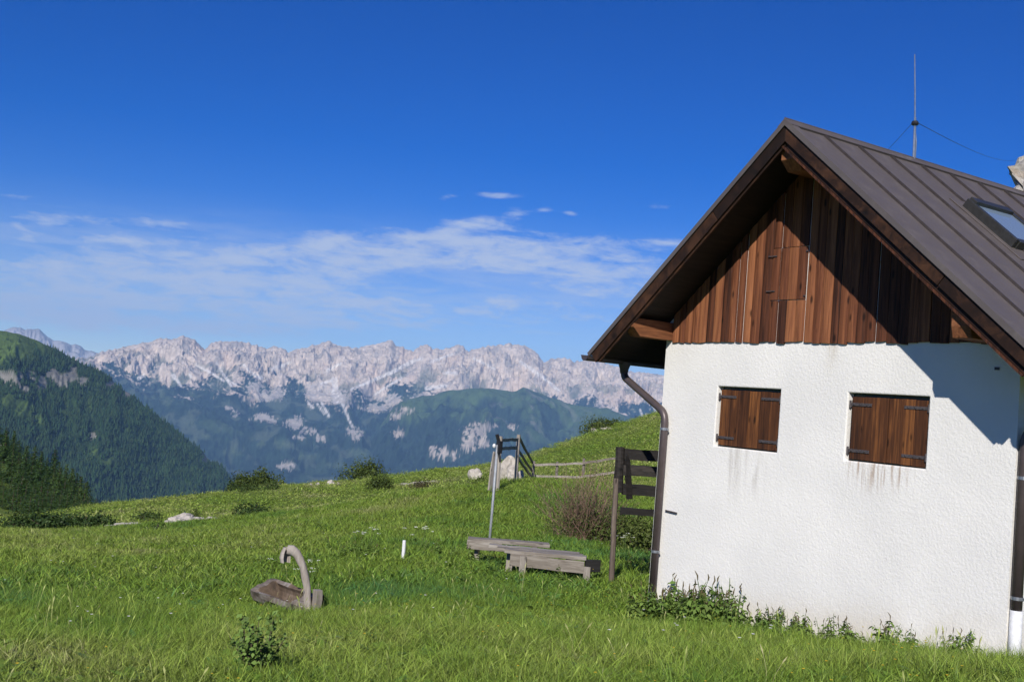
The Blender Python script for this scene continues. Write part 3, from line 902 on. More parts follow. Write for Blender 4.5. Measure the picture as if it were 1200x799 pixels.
# roof: deck, sheet-metal panels with standing seams, ridge cap, bargeboards
t = NT('brown_sheet_metal')
co = t.coord('Object'); n1 = t.noise(co, .9, 4, .6); n2 = t.noise(t.coord('Object', (2, 14, 2)), 1.0, 5, .6); n3 = t.noise(co, 5, 5, .65)
c = t.ramp(n1, [(.3, (.112,.094,.088)), (.7, (.146,.124,.115))])
c = t.mix(t.range(n3, .5, .8, 0, .4), c, (.22,.195,.185))
c = t.mix(t.range(n2, .58, .8, 0, .12), c, (.075,.060,.056))
M['roof'] = t.set(c, t.range(n3, .3, .7, .46, .60), .15, normal=t.bump(t.noise(co, 1.7, 3, .5), .22, .03), spec=.4)
M['seam'] = simple('seam_metal', (.060,.050,.048), .5, .15, .2, 9)
for side in (-1, 1):
    xe = -EV if side < 0 else W+EV
    def q(xx, y, h): return rp(xx, y, h, side)
    xr = XC+side*.02
    xl = xe-side*.02
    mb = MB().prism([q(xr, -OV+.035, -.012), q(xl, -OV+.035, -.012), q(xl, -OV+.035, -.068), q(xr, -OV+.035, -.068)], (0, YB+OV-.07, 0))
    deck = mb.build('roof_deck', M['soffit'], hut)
    ys = [-OV+.006, -.18]
    while ys[-1]+.53 < YB: ys.append(ys[-1]+.53)
    ys.append(YB)
    cache = {}
    for i in range(len(ys)-1):
        ya, yb = ys[i], ys[i+1]
        key = round(yb-ya, 3)
        if key not in cache:
            mb = MB(); d = yb-ya
            nseg = 6
            vs = []; fs = []
            for k in range(nseg+1):
                s_k = 0.0 if k == 0 else .05+.95*(k-1)/(nseg-1)
                xx = XC+side*.015+(xe+side*.03-(XC+side*.015))*s_k
                for (yy, h) in ((0, -.010), (0, 0), (d-.002, 0), (d-.002, -.010)):
                    wv = random.uniform(-.0015, .0015)
                    P = q(xx, yy, h+wv); vs.append(P)
            for k in range(nseg):
                for j in range(4):
                    a = k*4+j; b = k*4+(j+1) % 4
                    fs.append((a, b, b+4, a+4))
            fs.append((3,2,1,0)); fs.append(tuple(nseg*4+j for j in range(4)))
            cache[key] = mb.add(vs, fs).mesh('roof_panel', M['roof'])
        o = bpy.data.objects.new('roof_panel', cache[key]); C.objects.link(o); o.parent = hut; o.location = (0, ya, 0)
    sm = MB().prism([q(XC+side*.10, 0, .024), q(xe+side*.028, 0, .024), q(xe+side*.028, 0, .0015), q(XC+side*.085, 0, .0015)], (0, .012, 0)).mesh('seam', M['seam'])
    for ya in ys[1:-1]:
        o = bpy.data.objects.new('seam', sm); C.objects.link(o); o.parent = hut; o.location = (0, ya-.007, 0)
    # verge trim and bargeboards
    for yv, s_ in ((-OV, 1), (YB, -1)):
        y0 = yv if s_ > 0 else yv-.03
        def qa(y, h): return (XC+side*.0006, y, ZA+h/CP)
        mb = MB().prism([qa(yv-.012*s_, .014), q(xe+side*.025, yv-.012*s_, .014), q(xe+side*.025, yv-.012*s_, -.035), qa(yv-.012*s_, -.035)], (0, .018*s_, 0))
        mb.prism([qa(yv-.008*s_, .0145), q(xe+side*.025, yv-.008*s_, .0145), q(xe+side*.025, yv-.008*s_, .004), qa(yv-.008*s_, .004)], (0, .10*s_, 0))
        mb.build('verge_trim', M['roof'], hut)
        # outer bargeboard in two lengths, inner board lower and set back, thin lath at the foot
        cuts = [XC, XC+side*.95, xe] if side < 0 else [XC, XC+side*1.9, xe]
        for a, b in zip(cuts[:-1], cuts[1:]):
            b2 = b-side*.006
            f0 = (lambda h: qa(yv+.008*s_, h)) if a == XC else (lambda h: q(a, yv+.008*s_, h))
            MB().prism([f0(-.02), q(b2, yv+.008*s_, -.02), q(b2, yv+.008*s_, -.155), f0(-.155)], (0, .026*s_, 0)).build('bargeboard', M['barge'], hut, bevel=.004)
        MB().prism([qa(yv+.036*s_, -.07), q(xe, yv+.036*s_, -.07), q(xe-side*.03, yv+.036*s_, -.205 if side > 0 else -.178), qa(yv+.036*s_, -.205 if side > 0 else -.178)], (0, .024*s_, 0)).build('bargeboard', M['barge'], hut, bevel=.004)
        if side > 0:
            MB().prism([q(XC+.02, yv+.028*s_, -.206), q(xe-.05, yv+.028*s_, -.206), q(xe-.05, yv+.028*s_, -.226), q(XC+.02, yv+.028*s_, -.226)], (0, .022*s_, 0)).build('lath', M['board'], hut)
    # eave fascia
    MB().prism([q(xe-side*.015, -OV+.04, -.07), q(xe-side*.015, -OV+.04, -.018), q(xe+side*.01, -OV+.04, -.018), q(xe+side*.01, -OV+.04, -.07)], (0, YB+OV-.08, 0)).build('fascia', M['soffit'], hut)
mb = MB()
for side in (-1, 1):
    mb.prism([(XC, -OV-.014, ZA+.020/CP), rp(XC+side*.075, -OV-.014, .020, side), rp(XC+side*.075, -OV-.014, .001, side), (XC, -OV-.014, ZA+.001/CP)], (0, YB+OV+.02, 0))
mb.tube([(XC, -OV-.012, ZA+.024), (XC, YB, ZA+.024)], .011, 8)
mb.build('ridge_cap', M['roof'], hut)

# gutters and downpipes
def gutter(x, name='gutter'):
    n = 9; vs = []; fs = []
    ys = [-OV-.02, YB]
    for y in ys:
        for r in (.058, .052):
            for k in range(n):
                a = math.pi+math.pi*k/(n-1)
                vs.append((x+math.cos(a)*r, y, 2.80+math.sin(a)*r))
    for k in range(n-1):
        fs += [(k, k+1, 2*n+k+1, 2*n+k), (n+k, 3*n+k, 3*n+k+1, n+k+1), (k, n+k, n+k+1, k+1)]
    fs += [(0, 2*n, 3*n, n), (n-1, 2*n-1, 4*n-1, 3*n-1)]
    mb = MB().add(vs, fs)
    mb.add([(x+math.cos(math.pi+math.pi*k/8)*.06, -OV-.024, 2.80+math.sin(math.pi+math.pi*k/8)*.06) for k in range(9)], [tuple(range(9))])
    mb.tube([(x-.058, -OV-.024, 2.802), (x-.058, YB, 2.802)], .009, 6)
    mb.tube([(x+.058, -OV-.024, 2.802), (x+.058, YB, 2.802)], .005, 6)
    return mb.build(name, M['pipe'], hut)
gutter(-EV-.065); gutter(W+EV+.065)
def bend(pts, r=.10, n=6):
    """round the corners of a polyline"""
    pts = [Vector(p) for p in pts]; out = [pts[0]]
    for i in range(1, len(pts)-1):
        a = (pts[i-1]-pts[i]); b = (pts[i+1]-pts[i]); ra = min(r, a.length*.45, b.length*.45)
        p0 = pts[i]+a.normalized()*ra; p2 = pts[i]+b.normalized()*ra
        for k in range(n+1):
            s_ = k/n; out.append(p0*(1-s_)**2+pts[i]*2*s_*(1-s_)+p2*s_**2)
    out.append(pts[-1]); return out
gxl = -EV-.065
dp = MB().tube(bend([(gxl, -.06, 2.78), (gxl, -.06, 2.60), (.135, -.062, 2.20), (.135, -.062, .16)], .11), .044, 14)
dp.build('downpipe', M['pipe'], hut, smooth=True)
MB().tube([(gxl, -.06, 2.79), (gxl, -.06, 2.76), (gxl, -.06, 2.69), (gxl, -.06, 2.64)], [.085, .08, .055, .048], 14).build('funnel', M['pipe'], hut, smooth=True)
def clamp(x, y, z, wall_dir):
    mb = MB().tube([(x, y, z-.014), (x, y, z+.014)], .049, 14)
    mb.beam((x, y, z), (x+wall_dir[0], y+wall_dir[1], z), .016, .022)
    mb.box((x+.046, y-.012, z-.012), (x+.068, y+.012, z+.012))
    mb.build('pipe_clamp', M['zinc'], hut)
clamp(.135, -.062, 2.02, (0, .07)); clamp(.135, -.062, .62, (0, .07))
MB().tube([(.135, -.062, .165), (.135, -.062, .12)], .049, 14).build('pipe_collar', M['zinc'], hut)
gxr = W+EV+.065; pr_ = W+.056
MB().tube(bend([(gxr, .04, 2.78), (gxr, .04, 2.62), (pr_, .04, 2.28), (pr_, .04, .80)], .11), .047, 14).build('downpipe', M['pipe'], hut, smooth=True)
MB().tube([(gxr, .04, 2.79), (gxr, .04, 2.76), (gxr, .04, 2.69), (gxr, .04, 2.64)], [.085, .08, .055, .048], 14).build('funnel', M['pipe'], hut, smooth=True)
clamp(pr_, .04, .90, (-.06, 0)); clamp(pr_, .04, 1.9, (-.06, 0))
MB().tube([(pr_, .045, .80), (pr_, .045, .2)], .052, 14).build('drain_socket', M['white_paint'], hut, smooth=True)

# closed shutters: two leaves each, boards and strap hinges
def shutter(x0, x1, hinge_left, sag):
    e = bpy.data.objects.new('shutter', None); C.objects.link(e); e.parent = hut
    n = 3; y1, y0 = .058, .030
    wv = (x1-x0)/n
    for k in range(n):
        a = x0+wv*k+.0015; b = x0+wv*(k+1)-.0015
        mb = MB().box((a, y0+random.uniform(-.002, .002), WZ0+.018+sag*(k/n)), (b, y1, WZ1-.035+random.uniform(-.003, .003)))
        mb.build('board', M['shutter'], e, bevel=.003)
    for za in (WZ0+.10, WZ1-.2):
        MB().box((x0+.004, y1+.001, za), (x1-.004, y1+.022, za+.08)).build('batten', M['shutter'], e)
    for zz in (WZ0+.085, WZ1-.125):
        xa, xb = (x0-.018, x0+.235) if hinge_left else (x1-.255, x1+.012)
        mb = MB().box((xa, y0-.008, zz), (xb, y0-.0025, zz+.030))
        px = xa+.006 if hinge_left else xb-.006
        mb.tube([(px, y0-.008, zz-.022), (px, y0-.008, zz+.052)], .011, 8)
        for k in range(3):
            bx_ = xa+.05+k*.075
            mb.tube([(bx_, y0-.009, zz+.015), (bx_, y0-.015, zz+.015)], .008, 8)
        mb.build('strap_hinge', M['iron'], e, bevel=.002)
    return e
for wi, (a, b) in enumerate(wins):
    m_ = (a+b)/2
    shutter(a+.028, m_-.003, True, -.004); shutter(m_+.003, b-.022, False, -.010 if wi else -.004)
    mb = MB()
    mb.box((a+.002, .085, WZ0+.002), (a+.05, .125, WZ1-.002)).box((b-.05, .085, WZ0+.002), (b-.002, .125, WZ1-.002))
    mb.box((a+.05, .085, WZ1-.06), (b-.05, .125, WZ1-.002)).box((a+.05, .085, WZ0+.002), (b-.05, .125, WZ0+.05))
    mb.build('window_frame', M['frame_green'], hut)
    MB().box((a+.03, .13, WZ0+.03), (b-.03, .136, WZ1-.03)).build('window_pane', M['gap'], hut)
MB().tube([(.205, -.014, 1.094), (.39, -.016, 1.088)], .010, 8).build('wall_pin', M['iron'], hut)
MB().box((4.16, -.012, 2.80), (4.20, .0, 2.825)).build('wall_pin', M['iron'], hut)

# skylight in the sunny roof slope
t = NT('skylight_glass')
M['glass'] = t.set((.20,.27,.36), .06, 0.0, spec=1.0); t.p.inputs['IOR'].default_value = 1.6  # reflected sky is put into the pane's pale blue base colour
M['sky_frame'] = simple('skylight_frame_metal', (.055,.055,.052), .4, .4, .15, 20)
sl = bpy.data.objects.new('skylight', None); C.objects.link(sl); sl.parent = hut
def rbox(x0, x1, y0, y1, h0, h1, name, mat, parent, bevel=.004):
    vs = [rp(x_, y_, h_) for h_ in (h0, h1) for (x_, y_) in ((x0,y0),(x1,y0),(x1,y1),(x0,y1))]
    return MB().add(vs, [(0,3,2,1),(4,5,6,7),(0,1,5,4),(1,2,6,5),(2,3,7,6),(3,0,4,7)]).build(name, mat, parent, bevel=bevel)
sx0, sx1, sy0, sy1 = 2.93, 3.49, 1.22, 2.00
rbox(sx0, sx1, sy0, sy0+.055, .0, .105, 'frame_rail', M['sky_frame'], sl)
rbox(sx0, sx1, sy1-.055, sy1, .0, .105, 'frame_rail', M['sky_frame'], sl)
rbox(sx0-.012, sx0+.06, sy0+.056, sy1-.056, .0, .125, 'hood', M['sky_frame'], sl)
rbox(sx1-.05, sx1+.01, sy0+.056, sy1-.056, .0, .095, 'frame_rail', M['sky_frame'], sl)
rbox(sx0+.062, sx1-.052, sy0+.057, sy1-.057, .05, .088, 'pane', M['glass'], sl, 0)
rbox(sx0-.10, sx1+.16, sy0-.075, sy1+.075, .002, .012, 'flashing', M['roof'], sl)

# aerial behind the ridge
ant = thing('radio_aerial', 'thin metal whip aerial guyed with wires above the roof ridge', 'aerial', (XC, 1.40, ZA-.05))
MB().tube([(-.0, 0, 0), (0, -.02, .47), (0, -.025, .52)], [.016, .013, .012], 8).build('mast', M['zinc'], ant)
MB().tube([(0, -.02, .44), (.0, -.055, .8), (0, -.10, 1.20)], [.009, .008, .006], 6).build('whip', M['zinc'], ant)
MB().tube([(-.02, .05, 0), (.01, .01, .25), (0, -.02, .44)], .006, 5).build('stay', M['zinc'], ant)
MB().tube([(0, -.02, .435), (0, -.02, .452), (0, -.021, .478)], [.035, .042, .03], 10).build('collar', M['black'], ant)
def wire(p0, p1, sag, name, parent, r=.0022):
    p0 = Vector(p0); p1 = Vector(p1)
    pts = [p0.lerp(p1, k/24)-Vector((0, 0, sag*4*(k/24)*(1-k/24))) for k in range(25)]
    return MB().tube(pts, r, 5).build(name, M['black'], parent)
ORG = Vector((XC, 1.40, ZA-.05))
wire((-.03, -.03, .455), Vector((.75, .9, zroof(.75)+.02))-ORG, .02, 'guy_wire', ant)
cr_top = Vector(at(1199, 184, 62))
wire((.03, -.01, .455), cr_top-ORG, .30, 'guy_wire', ant, .0035)


# ------------------------------------------------------------------ timber things on the meadow
V3 = Vector
def wobble(mesh, amp, scale, seed=0):
    n = len(mesh.vertices); co = np.empty(n*3, np.float32); mesh.vertices.foreach_get('co', co); co = co.reshape(-1, 3)
    for k in range(3):
        co[:, k] += fbm(co[:, (k+1) % 3]*scale+seed, co[:, (k+2) % 3]*scale+seed*1.7+co[:, k]*scale*.6, 3, seed+k)*amp
    mesh.vertices.foreach_set('co', co.ravel()); mesh.update()
def plank(p0, p1, w, h, up=(0,0,1), seg=6, warp=.006, seed=0):
    """a sawn timber with slightly uneven edges"""
    p0 = V3(p0); p1 = V3(p1); mb = MB(); d = (p1-p0).normalized(); sd = d.cross(V3(up)).normalized(); u2 = sd.cross(d)
    r = random.Random(seed); vs = []; fs = []
    for i in range(seg+1):
        c = p0.lerp(p1, i/seg)+u2*r.uniform(-warp, warp)
        for a, b in ((-1,-1),(1,-1),(1,1),(-1,1)):
            vs.append(c+sd*(a*w/2+r.uniform(-warp, warp)*.4)+u2*(b*h/2+r.uniform(-warp, warp)*.5))
    for i in range(seg):
        for k in range(4):
            k2 = (k+1) % 4
            fs.append((i*4+k, i*4+k2, i*4+4+k2, i*4+4+k))
    fs += [(0,1,2,3), (seg*4+3, seg*4+2, seg*4+1, seg*4)]
    return mb.add(vs, fs)
def pole(p0, p1, r0, r1, seg=5, n=8, warp=.006, seed=0):
    p0 = V3(p0); p1 = V3(p1); r = random.Random(seed)
    pts = [p0.lerp(p1, i/seg)+V3((r.uniform(-warp, warp), r.uniform(-warp, warp), 0)) for i in range(seg+1)]
    return MB().tube(pts, [r0+(r1-r0)*i/seg for i in range(seg+1)], n)

# rail fence running from the hut's side wall to a post
fx, fy = -1.20, .47
gb = gz(fx, fy)
fen = thing('rail_fence', 'timber rail fence coloured with eave shade between a leaning post and the hut wall', 'fence', (fx, fy, gb))
pole((.03, -.02, -.3), (-.06, .0, 1.30), .036, .034, 6, 8, .004, 1).build('post', M['brown_wood_v'], fen)
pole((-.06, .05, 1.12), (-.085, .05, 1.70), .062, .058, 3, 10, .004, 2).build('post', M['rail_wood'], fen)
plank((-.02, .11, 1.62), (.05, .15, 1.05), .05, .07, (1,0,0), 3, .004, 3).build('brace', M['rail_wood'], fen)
d_ = V3((1.20, 1.72, 0))
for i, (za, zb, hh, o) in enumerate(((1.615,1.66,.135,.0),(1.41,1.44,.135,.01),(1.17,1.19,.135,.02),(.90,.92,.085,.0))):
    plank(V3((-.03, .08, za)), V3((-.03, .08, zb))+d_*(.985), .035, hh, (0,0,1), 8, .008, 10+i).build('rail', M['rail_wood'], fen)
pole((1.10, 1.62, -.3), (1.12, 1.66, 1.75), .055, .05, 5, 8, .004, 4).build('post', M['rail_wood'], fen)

# low timber table and the bench plank behind it
RV = V3((_R0[0], _R0[1], 0)); FV = V3((_F[0], _F[1], 0)).normalized()
def frame_thing(name, label, cat, u, v, D, turn=0.0):
    p = gat(u, v, D)
    o = thing(name, label, cat, p-V3((0, 0, .10)), rz=math.atan2(RV.y, RV.x)+turn)
    return o
tb = frame_thing('low_table', 'low weathered grey timber table with a dark end board, standing in grass', 'table', 640, 655, 14.6, -.10)
for k in range(3):
    plank((-.52-.12*k, -.22+.155*k, .395), (.52-.05*k, -.22+.155*k, .392), .148, .045, (0,0,1), 6, .004, 20+k).build('plank', M['grey_wood'], tb, bevel=.004)
plank((-.44, -.305, .30), (.50, -.305, .285), .028, .15, (0,0,1), 6, .004, 30).build('apron', M['grey_wood'], tb, bevel=.004)
plank((.51, -.27, .31), (.70, -.22, .31), .05, .15, (0,0,1), 2, .004, 31).build('end_board', M['tar_wood'], tb, bevel=.004)
for lx, ly, hh in ((-.28,-.34,.36),(.53,-.31,.30),(-.47,-.10,.37),(.28,.13,.37)):
    plank((lx, ly, -.15), (lx+.01, ly, hh), .045, .085, (1,0,0), 3, .003, int(lx*100)+300).build('leg', M['grey_wood_v'], tb, bevel=.004)
plank((-.24, -.30, .08), (.50, -.29, .07), .04, .035, (0,0,1), 4, .003, 34).build('stretcher', M['grey_wood'], tb)
bn = frame_thing('plank_bench', 'weathered grey plank bench with lichen, behind the low table', 'bench', 590, 648, 15.5, -.05)
plank((-.50, -.03, .40), (.62, .05, .40), .22, .045, (0,0,1), 6, .005, 40).build('seat', M['grey_wood'], bn, bevel=.004)
plank((-.50, -.165, .345), (-.02, -.155, .345), .03, .125, (0,0,1), 4, .004, 41).build('apron', M['grey_wood'], bn, bevel=.004)
for lx in (-.36, .42):
    plank((lx, -.02, -.15), (lx, -.02, .375), .09, .07, (1,0,0), 3, .004, int(lx*100)+400).build('leg', M['grey_wood_v'], bn, bevel=.004)

# leaning metal pole with a bracket on top
p = gat(573, 640, 17.2)
pt = V3(at(581.5, 540, 17.25)); top2 = V3(at(583, 521, 17.25))
cpole = thing('clothes_pole', 'leaning grey metal pole topped by a black bracket with white knob', 'pole', p)
MB().tube([V3((0, 0, -.2)), (pt-p)*.5+V3((.004, 0, 0)), top2-p], .021, 10).build('shaft', M['pole_metal'], cpole, smooth=True)
q_ = top2-p
mb = MB().box((-.04, -.035, -.13), (.04, .035, .06)); mb.beam((-.0, 0, -.12), (.02, .03, -.26), .03, .04)
mb.beam((-.01, .0, .03), (-.02, -.05, .16), .035, .05)
mb.build('bracket', M['black'], cpole, bevel=.006, loc=q_+RV*.03)
bm_ = bmesh.new(); bmesh.ops.create_icosphere(bm_, subdivisions=2, radius=.042)
me_ = bpy.data.meshes.new('knob'); bm_.to_mesh(me_); bm_.free(); me_.materials.append(M['white_paint'])
kn = bpy.data.objects.new('knob', me_); C.objects.link(kn); kn.parent = cpole; kn.location = q_-RV*.05+V3((0, 0, -.02)); kn.scale = (.62, .62, .85)

# white marker stake
p = gat(472.5, 650, 16)
st = MB().tube([(0, 0, -.15), (.0, 0, .2), (-.004, 0, .265), (-.004, 0, .275)], [.026, .025, .024, .016], 8).build('marker_stake', M['white_paint'], smooth=False, loc=p)
tag(st, 'short white marker stake standing alone in the grass', 'stake')

# hollow-log trough with a curved wooden spout
def trough():
    p = gat(342, 714, 12.0)
    tr = thing('water_trough', 'hollowed log water trough with a hooked driftwood spout, half sunk in grass', 'trough', p)
    a = V3(at(308, 693, 12.75)); b = V3(at(362, 716, 11.75)); zc = .06
    a = V3((a.x, a.y, gz(a.x, a.y)+.21))-p; b = V3((b.x, b.y, gz(b.x, b.y)+.09))-p
    d = (b-a); L = d.length; d.normalize(); sd = d.cross(V3((0,0,1))).normalized(); up = sd.cross(d)
    n = 11; ns = 16; vs = []; fs = []
    def ring(s, R, Ri, cav):
        c = a+d*L*s; out = []
        for k in range(n):
            th = math.radians(134+(358-134)*k/(n-1)); r = R*(1+.07*math.sin(th*5+s*7)+.04*math.sin(th*11+s*19))
            out.append(c+sd*math.cos(th)*r+up*math.sin(th)*r)
        for k in range(n):
            th = math.radians(358-(358-134)*k/(n-1)); r = Ri
            q = c+sd*math.cos(th)*r+up*(math.sin(th)*r)
            if not cav:
                nn = sd*.41+up*.912; dd = (q-c).dot(nn)
                q = q+nn*(R*.42+.008*math.sin(k*2+s*9)-dd)
            out.append(q)
        return out
    S_ = [0, .06, .12, .15, .25, .4, .55, .7, .82, .86, .93, 1.0]
    for s in S_:
        R = .155*(1-.10*s+.03*math.sin(s*11)); cav = .13 < s < .85
        vs += ring(s, R, R*.74, cav)
    m = 2*n
    for i in range(len(S_)-1):
        for k in range(m):
            k2 = (k+1) % m; fs.append((i*m+k, i*m+k2, (i+1)*m+k2, (i+1)*m+k))
    fs.append(tuple(range(m))); fs.append(tuple((len(S_)-1)*m+k for k in range(m-1, -1, -1)))
    o = MB().add(vs, fs).build('log', M['trough'], tr, smooth=False)
    o.data.materials.append(M['hollow'])
    for pl in o.data.polygons:                            # the hollow is browner than the weathered outside
        q = pl.center-(a+d*((pl.center-a).dot(d)))
        if (pl.center-a).dot(d)/L > .13 and (pl.center-a).dot(d)/L < .86 and q.length < .13: pl.material_index = 1
    # spout: upright branch that hooks over at the top
    base = V3(at(360.5, 722, 11.72)); base.z = gz(base.x, base.y)-.15
    pts = []; rad = []
    for (u, v, r) in ((361.5,722,.044),(361.4,712,.041),(360.4,700,.042),(359.8,688,.038),(357.6,676,.040),(355.6,664,.040),(351.6,655,.044),(347.5,648,.046),(342,643.8,.050),(336.5,643.4,.050)):
        pts.append(V3(at(u, v, 11.72))-p); rad.append(r)
    pts[0].z = base.z-p.z
    mb = MB().tube(pts, rad, 9)
    o = mb.build('spout', M['spout'], tr, smooth=True); wobble(o.data, .010, 11, 3)
    # the open mouth hangs down from the end of the hook: a hollow half shell
    e = pts[-1]; vs = []; fs = []
    for i, (dz, R, sh) in enumerate(((.02, .040, 0), (-.04, .052, -.012), (-.09, .056, -.014), (-.135, .050, -.006))):
        for rr in (R, R*.72):
            for k in range(8):
                th = math.radians(15+250*k/7)
                vs.append(e+RV*(math.cos(th)*rr+sh)+FV*math.sin(th)*rr+V3((0, 0, dz)))
    for i in range(3):
        for k in range(7):
            o_ = i*16
            fs += [(o_+k, o_+k+1, o_+16+k+1, o_+16+k), (o_+8+k, o_+24+k, o_+24+k+1, o_+8+k+1)]
        fs += [(i*16, i*16+16, i*16+24, i*16+8), (i*16+7, i*16+15, i*16+31, i*16+23)]
    for k in range(7): fs += [(k, 8+k, 9+k, k+1), (48+k, 49+k, 57+k, 56+k)]
    MB().add(vs, fs).build('spout_mouth', M['spout'], tr, smooth=False)
    bl = V3(at(370.5, 719, 11.7)); bl.z = gz(bl.x, bl.y)
    plank(bl-p+V3((0, 0, -.15)), bl-p+V3((-.005, 0, .23)), .075, .085, (1, 0, 0), 4, .006, 77).build('stop_post', M['grey_wood_v'], tr, bevel=.006)
    bl2 = V3(at(374, 717, 11.95)); bl2.z = gz(bl2.x, bl2.y)
    plank(bl2-p+V3((0, 0, -.15)), bl2-p+V3((.0, 0, .17)), .03, .12, (1, 0, 0), 4, .006, 78).build('stop_board', M['tar_wood'], tr, bevel=.004)
M['trough'] = wood('trough_wood', (.07,.048,.034), (.20,.165,.135), (.38,.35,.315), (14,14,14), vary=.05, bump=.8)
M['hollow'] = wood('hollow_log_inside', (.05,.036,.026), (.13,.092,.062), (.24,.18,.13), (14,14,14), vary=.05, bump=.8)
M['spout'] = wood('bleached_wood', (.20,.16,.125), (.36,.315,.27), (.52,.475,.42), (26,26,5), vary=.05, bump=.6)
trough()

# pasture fence beyond: posts and rails, then a gate end beside the boulders
def far_fence():
    def post(f, u, vt, vb, D, r=.06):
        a = V3(at(u, vb, D)); g = gz(a.x, a.y); b = V3(at(u+(vt-vb)*-.06, vt, D))
        pole(V3((a.x, a.y, g-.2))-f.location, b-f.location, r, r*.9, 3, 7, .01, int(u)).build('post', M['grey_wood_v'], f)
        return b
    p = gat(683, 562, 45)
    f = thing('pasture_fence', 'weathered two-rail pasture fence crossing the slope behind the twiggy bush', 'fence', p)
    for u, vt, vb, D in ((624.5,540,563,45),(652,541,562,45),(683,537,563,45),(735,528,556,45)):
        post(f, u, vt, vb, D)
    runs = [((624.5,544.5,44.9),(683,543,44.9)),((683,542.5,44.9),(735,535,44.9)),((625,557.5,44.9),(683,559,44.9)),((683,558,44.9),(735,551,44.9))]
    for i, (a, b) in enumerate(runs):
        plank(V3(at(*a))-p, V3(at(*b))-p, .05, .085, (0,0,1), 6, .015, 50+i).build('rail', M['grey_wood'], f)
    p2 = gat(583, 573, 30.5)
    g = thing('stile_fence', 'grey timber fence end with slanting rails beside pale boulders on the rise', 'fence', p2)
    A = post(g, 583, 511, 574, 30.5, .055); B = post(g, 604, 509, 566, 33, .06)
    Cc = V3(at(624.5, 541, 44.8)); dn = V3((0, 0, -.55))
    for i, (a, b) in enumerate(((A+V3((0,0,-.12)), B+V3((0,0,-.14))), (A+V3((0,0,-.34)), B+V3((0,0,-.38))),
                                (B+V3((0,0,-.05)), Cc+V3((0,0,-.05))), (B+V3((0,0,-.42)), Cc+V3((0,0,-.38))), (B+V3((0,0,-.62)), Cc+V3((0,0,-.62))))):
        plank(a-p2, b-p2, .05, .075 if i > 1 else .085, (0,0,1), 6, .012, 60+i).build('rail', M['grey_wood'], g)
    p3 = gat(576, 576, 30.2)
    t0 = V3(at(575, 571, 30.2)); t1 = V3(at(581, 530, 30.5))
    o = plank(t0-p3-V3((0, 0, .1)), t1-p3, .22, .04, (1, .3, 0), 3, .01, 70).build('leaning_plank', M['grey_wood_v'], loc=p3)
    tag(o, 'wide grey plank leaning upright against the fence end by boulders', 'plank')
far_fence()

# ------------------------------------------------------------------ rocks
t = NT('pale_limestone')
co = t.coord('Object'); n1 = t.noise(co, 2.2, 6, .65, .5); n2 = t.noise(co, 9, 5, .6)
c = t.ramp(n1, [(.3, (.30,.27,.235)), (.5, (.50,.455,.40)), (.7, (.62,.575,.52))])
c = t.mix(t.range(n2, .55, .75, 0, .5), c, (.24,.22,.19))
M['stone'] = t.set(c, .92, normal=t.bump(n2, .6, .04, t.bump(n1, .6, .1)), spec=.2)
t = NT('grey_limestone_crag')
co = t.coord('Object'); n1 = t.noise(co, .5, 7, .7, .5); n2 = t.noise(t.coord('Object', (1, 1, 2.2)), 1.6, 6, .65)
c = t.ramp(n1, [(.3, (.22,.205,.18)), (.5, (.42,.39,.345)), (.68, (.55,.51,.455))])
c = t.mix(t.range(n2, .56, .7, 0, .75), c, (.12,.115,.10))
c = t.mix(t.range(t.noise(co, 1.1, 5, .6), .58, .7, 0, .5), c, (.40,.30,.20))
M['crag'] = t.set(c, .93, normal=t.bump(n2, .8, .25, t.bump(n1, .7, .5)), spec=.2)
def rock_mesh(seed, sx, sy, sz, sub=3, rough=.22, cuts=9, name='boulder', mat=None):
    r = random.Random(seed); bm = bmesh.new(); bmesh.ops.create_icosphere(bm, subdivisions=sub, radius=1)
    co = np.array([v.co[:] for v in bm.verts])
    for k in range(cuts):                                   # flat broken faces
        nv = np.array([r.gauss(0, 1), r.gauss(0, 1), r.gauss(0, .8)]); nv /= np.linalg.norm(nv)
        h = r.uniform(.55, .85); dd = co@nv; m = dd > h
        co[m] -= np.outer((dd[m]-h)*.9, nv)
    n = fbm(co[:, 0]*2.1+seed, co[:, 1]*2.1+co[:, 2]*1.7, 4, seed)
    co *= (1+rough*n)[:, None]
    co *= np.array([sx, sy, sz])
    for v, c_ in zip(bm.verts, co): v.co = c_
    me = bpy.data.meshes.new(name); bm.to_mesh(me); bm.free(); me.materials.append(mat or M['stone']); return me
def rock(label, u, v, D, w, h, seed, dep=None, name='boulder', cat='rock', sink=.25, group=None):
    p = gat(u, v, D)
    me = rock_mesh(seed, w/2, (dep or w)/2, h/(2-2*sink)*1.0)
    o = bpy.data.objects.new(name, me); C.objects.link(o)
    o.location = p+V3((0, 0, h*.62-sink*h)); o.rotation_euler = (0, 0, math.atan2(RV.y, RV.x))
    tag(o, label, cat, group)
    return o
rock('white boulder alone on the grassy skyline near the fence end', 557.5, 550, 62, .85, .62, 3)
rock('tall pale boulder standing just behind the fence end', 594, 562, 34.5, .62, .78, 4, .5)
rock('rounded cream boulder at the foot of the tall pale boulder', 601, 561, 33.5, .46, .55, 5)
rock('small cream stone at the slanting rails, beside the rounded boulder', 610, 556, 34.5, .3, .35, 6)
rock('small white stone on the slope above the pasture fence', 697, 507, 92, .9, .6, 8)
rock('pale flat stone beside the small white one above the pasture fence', 709, 507, 92, 1.2, .35, 9)
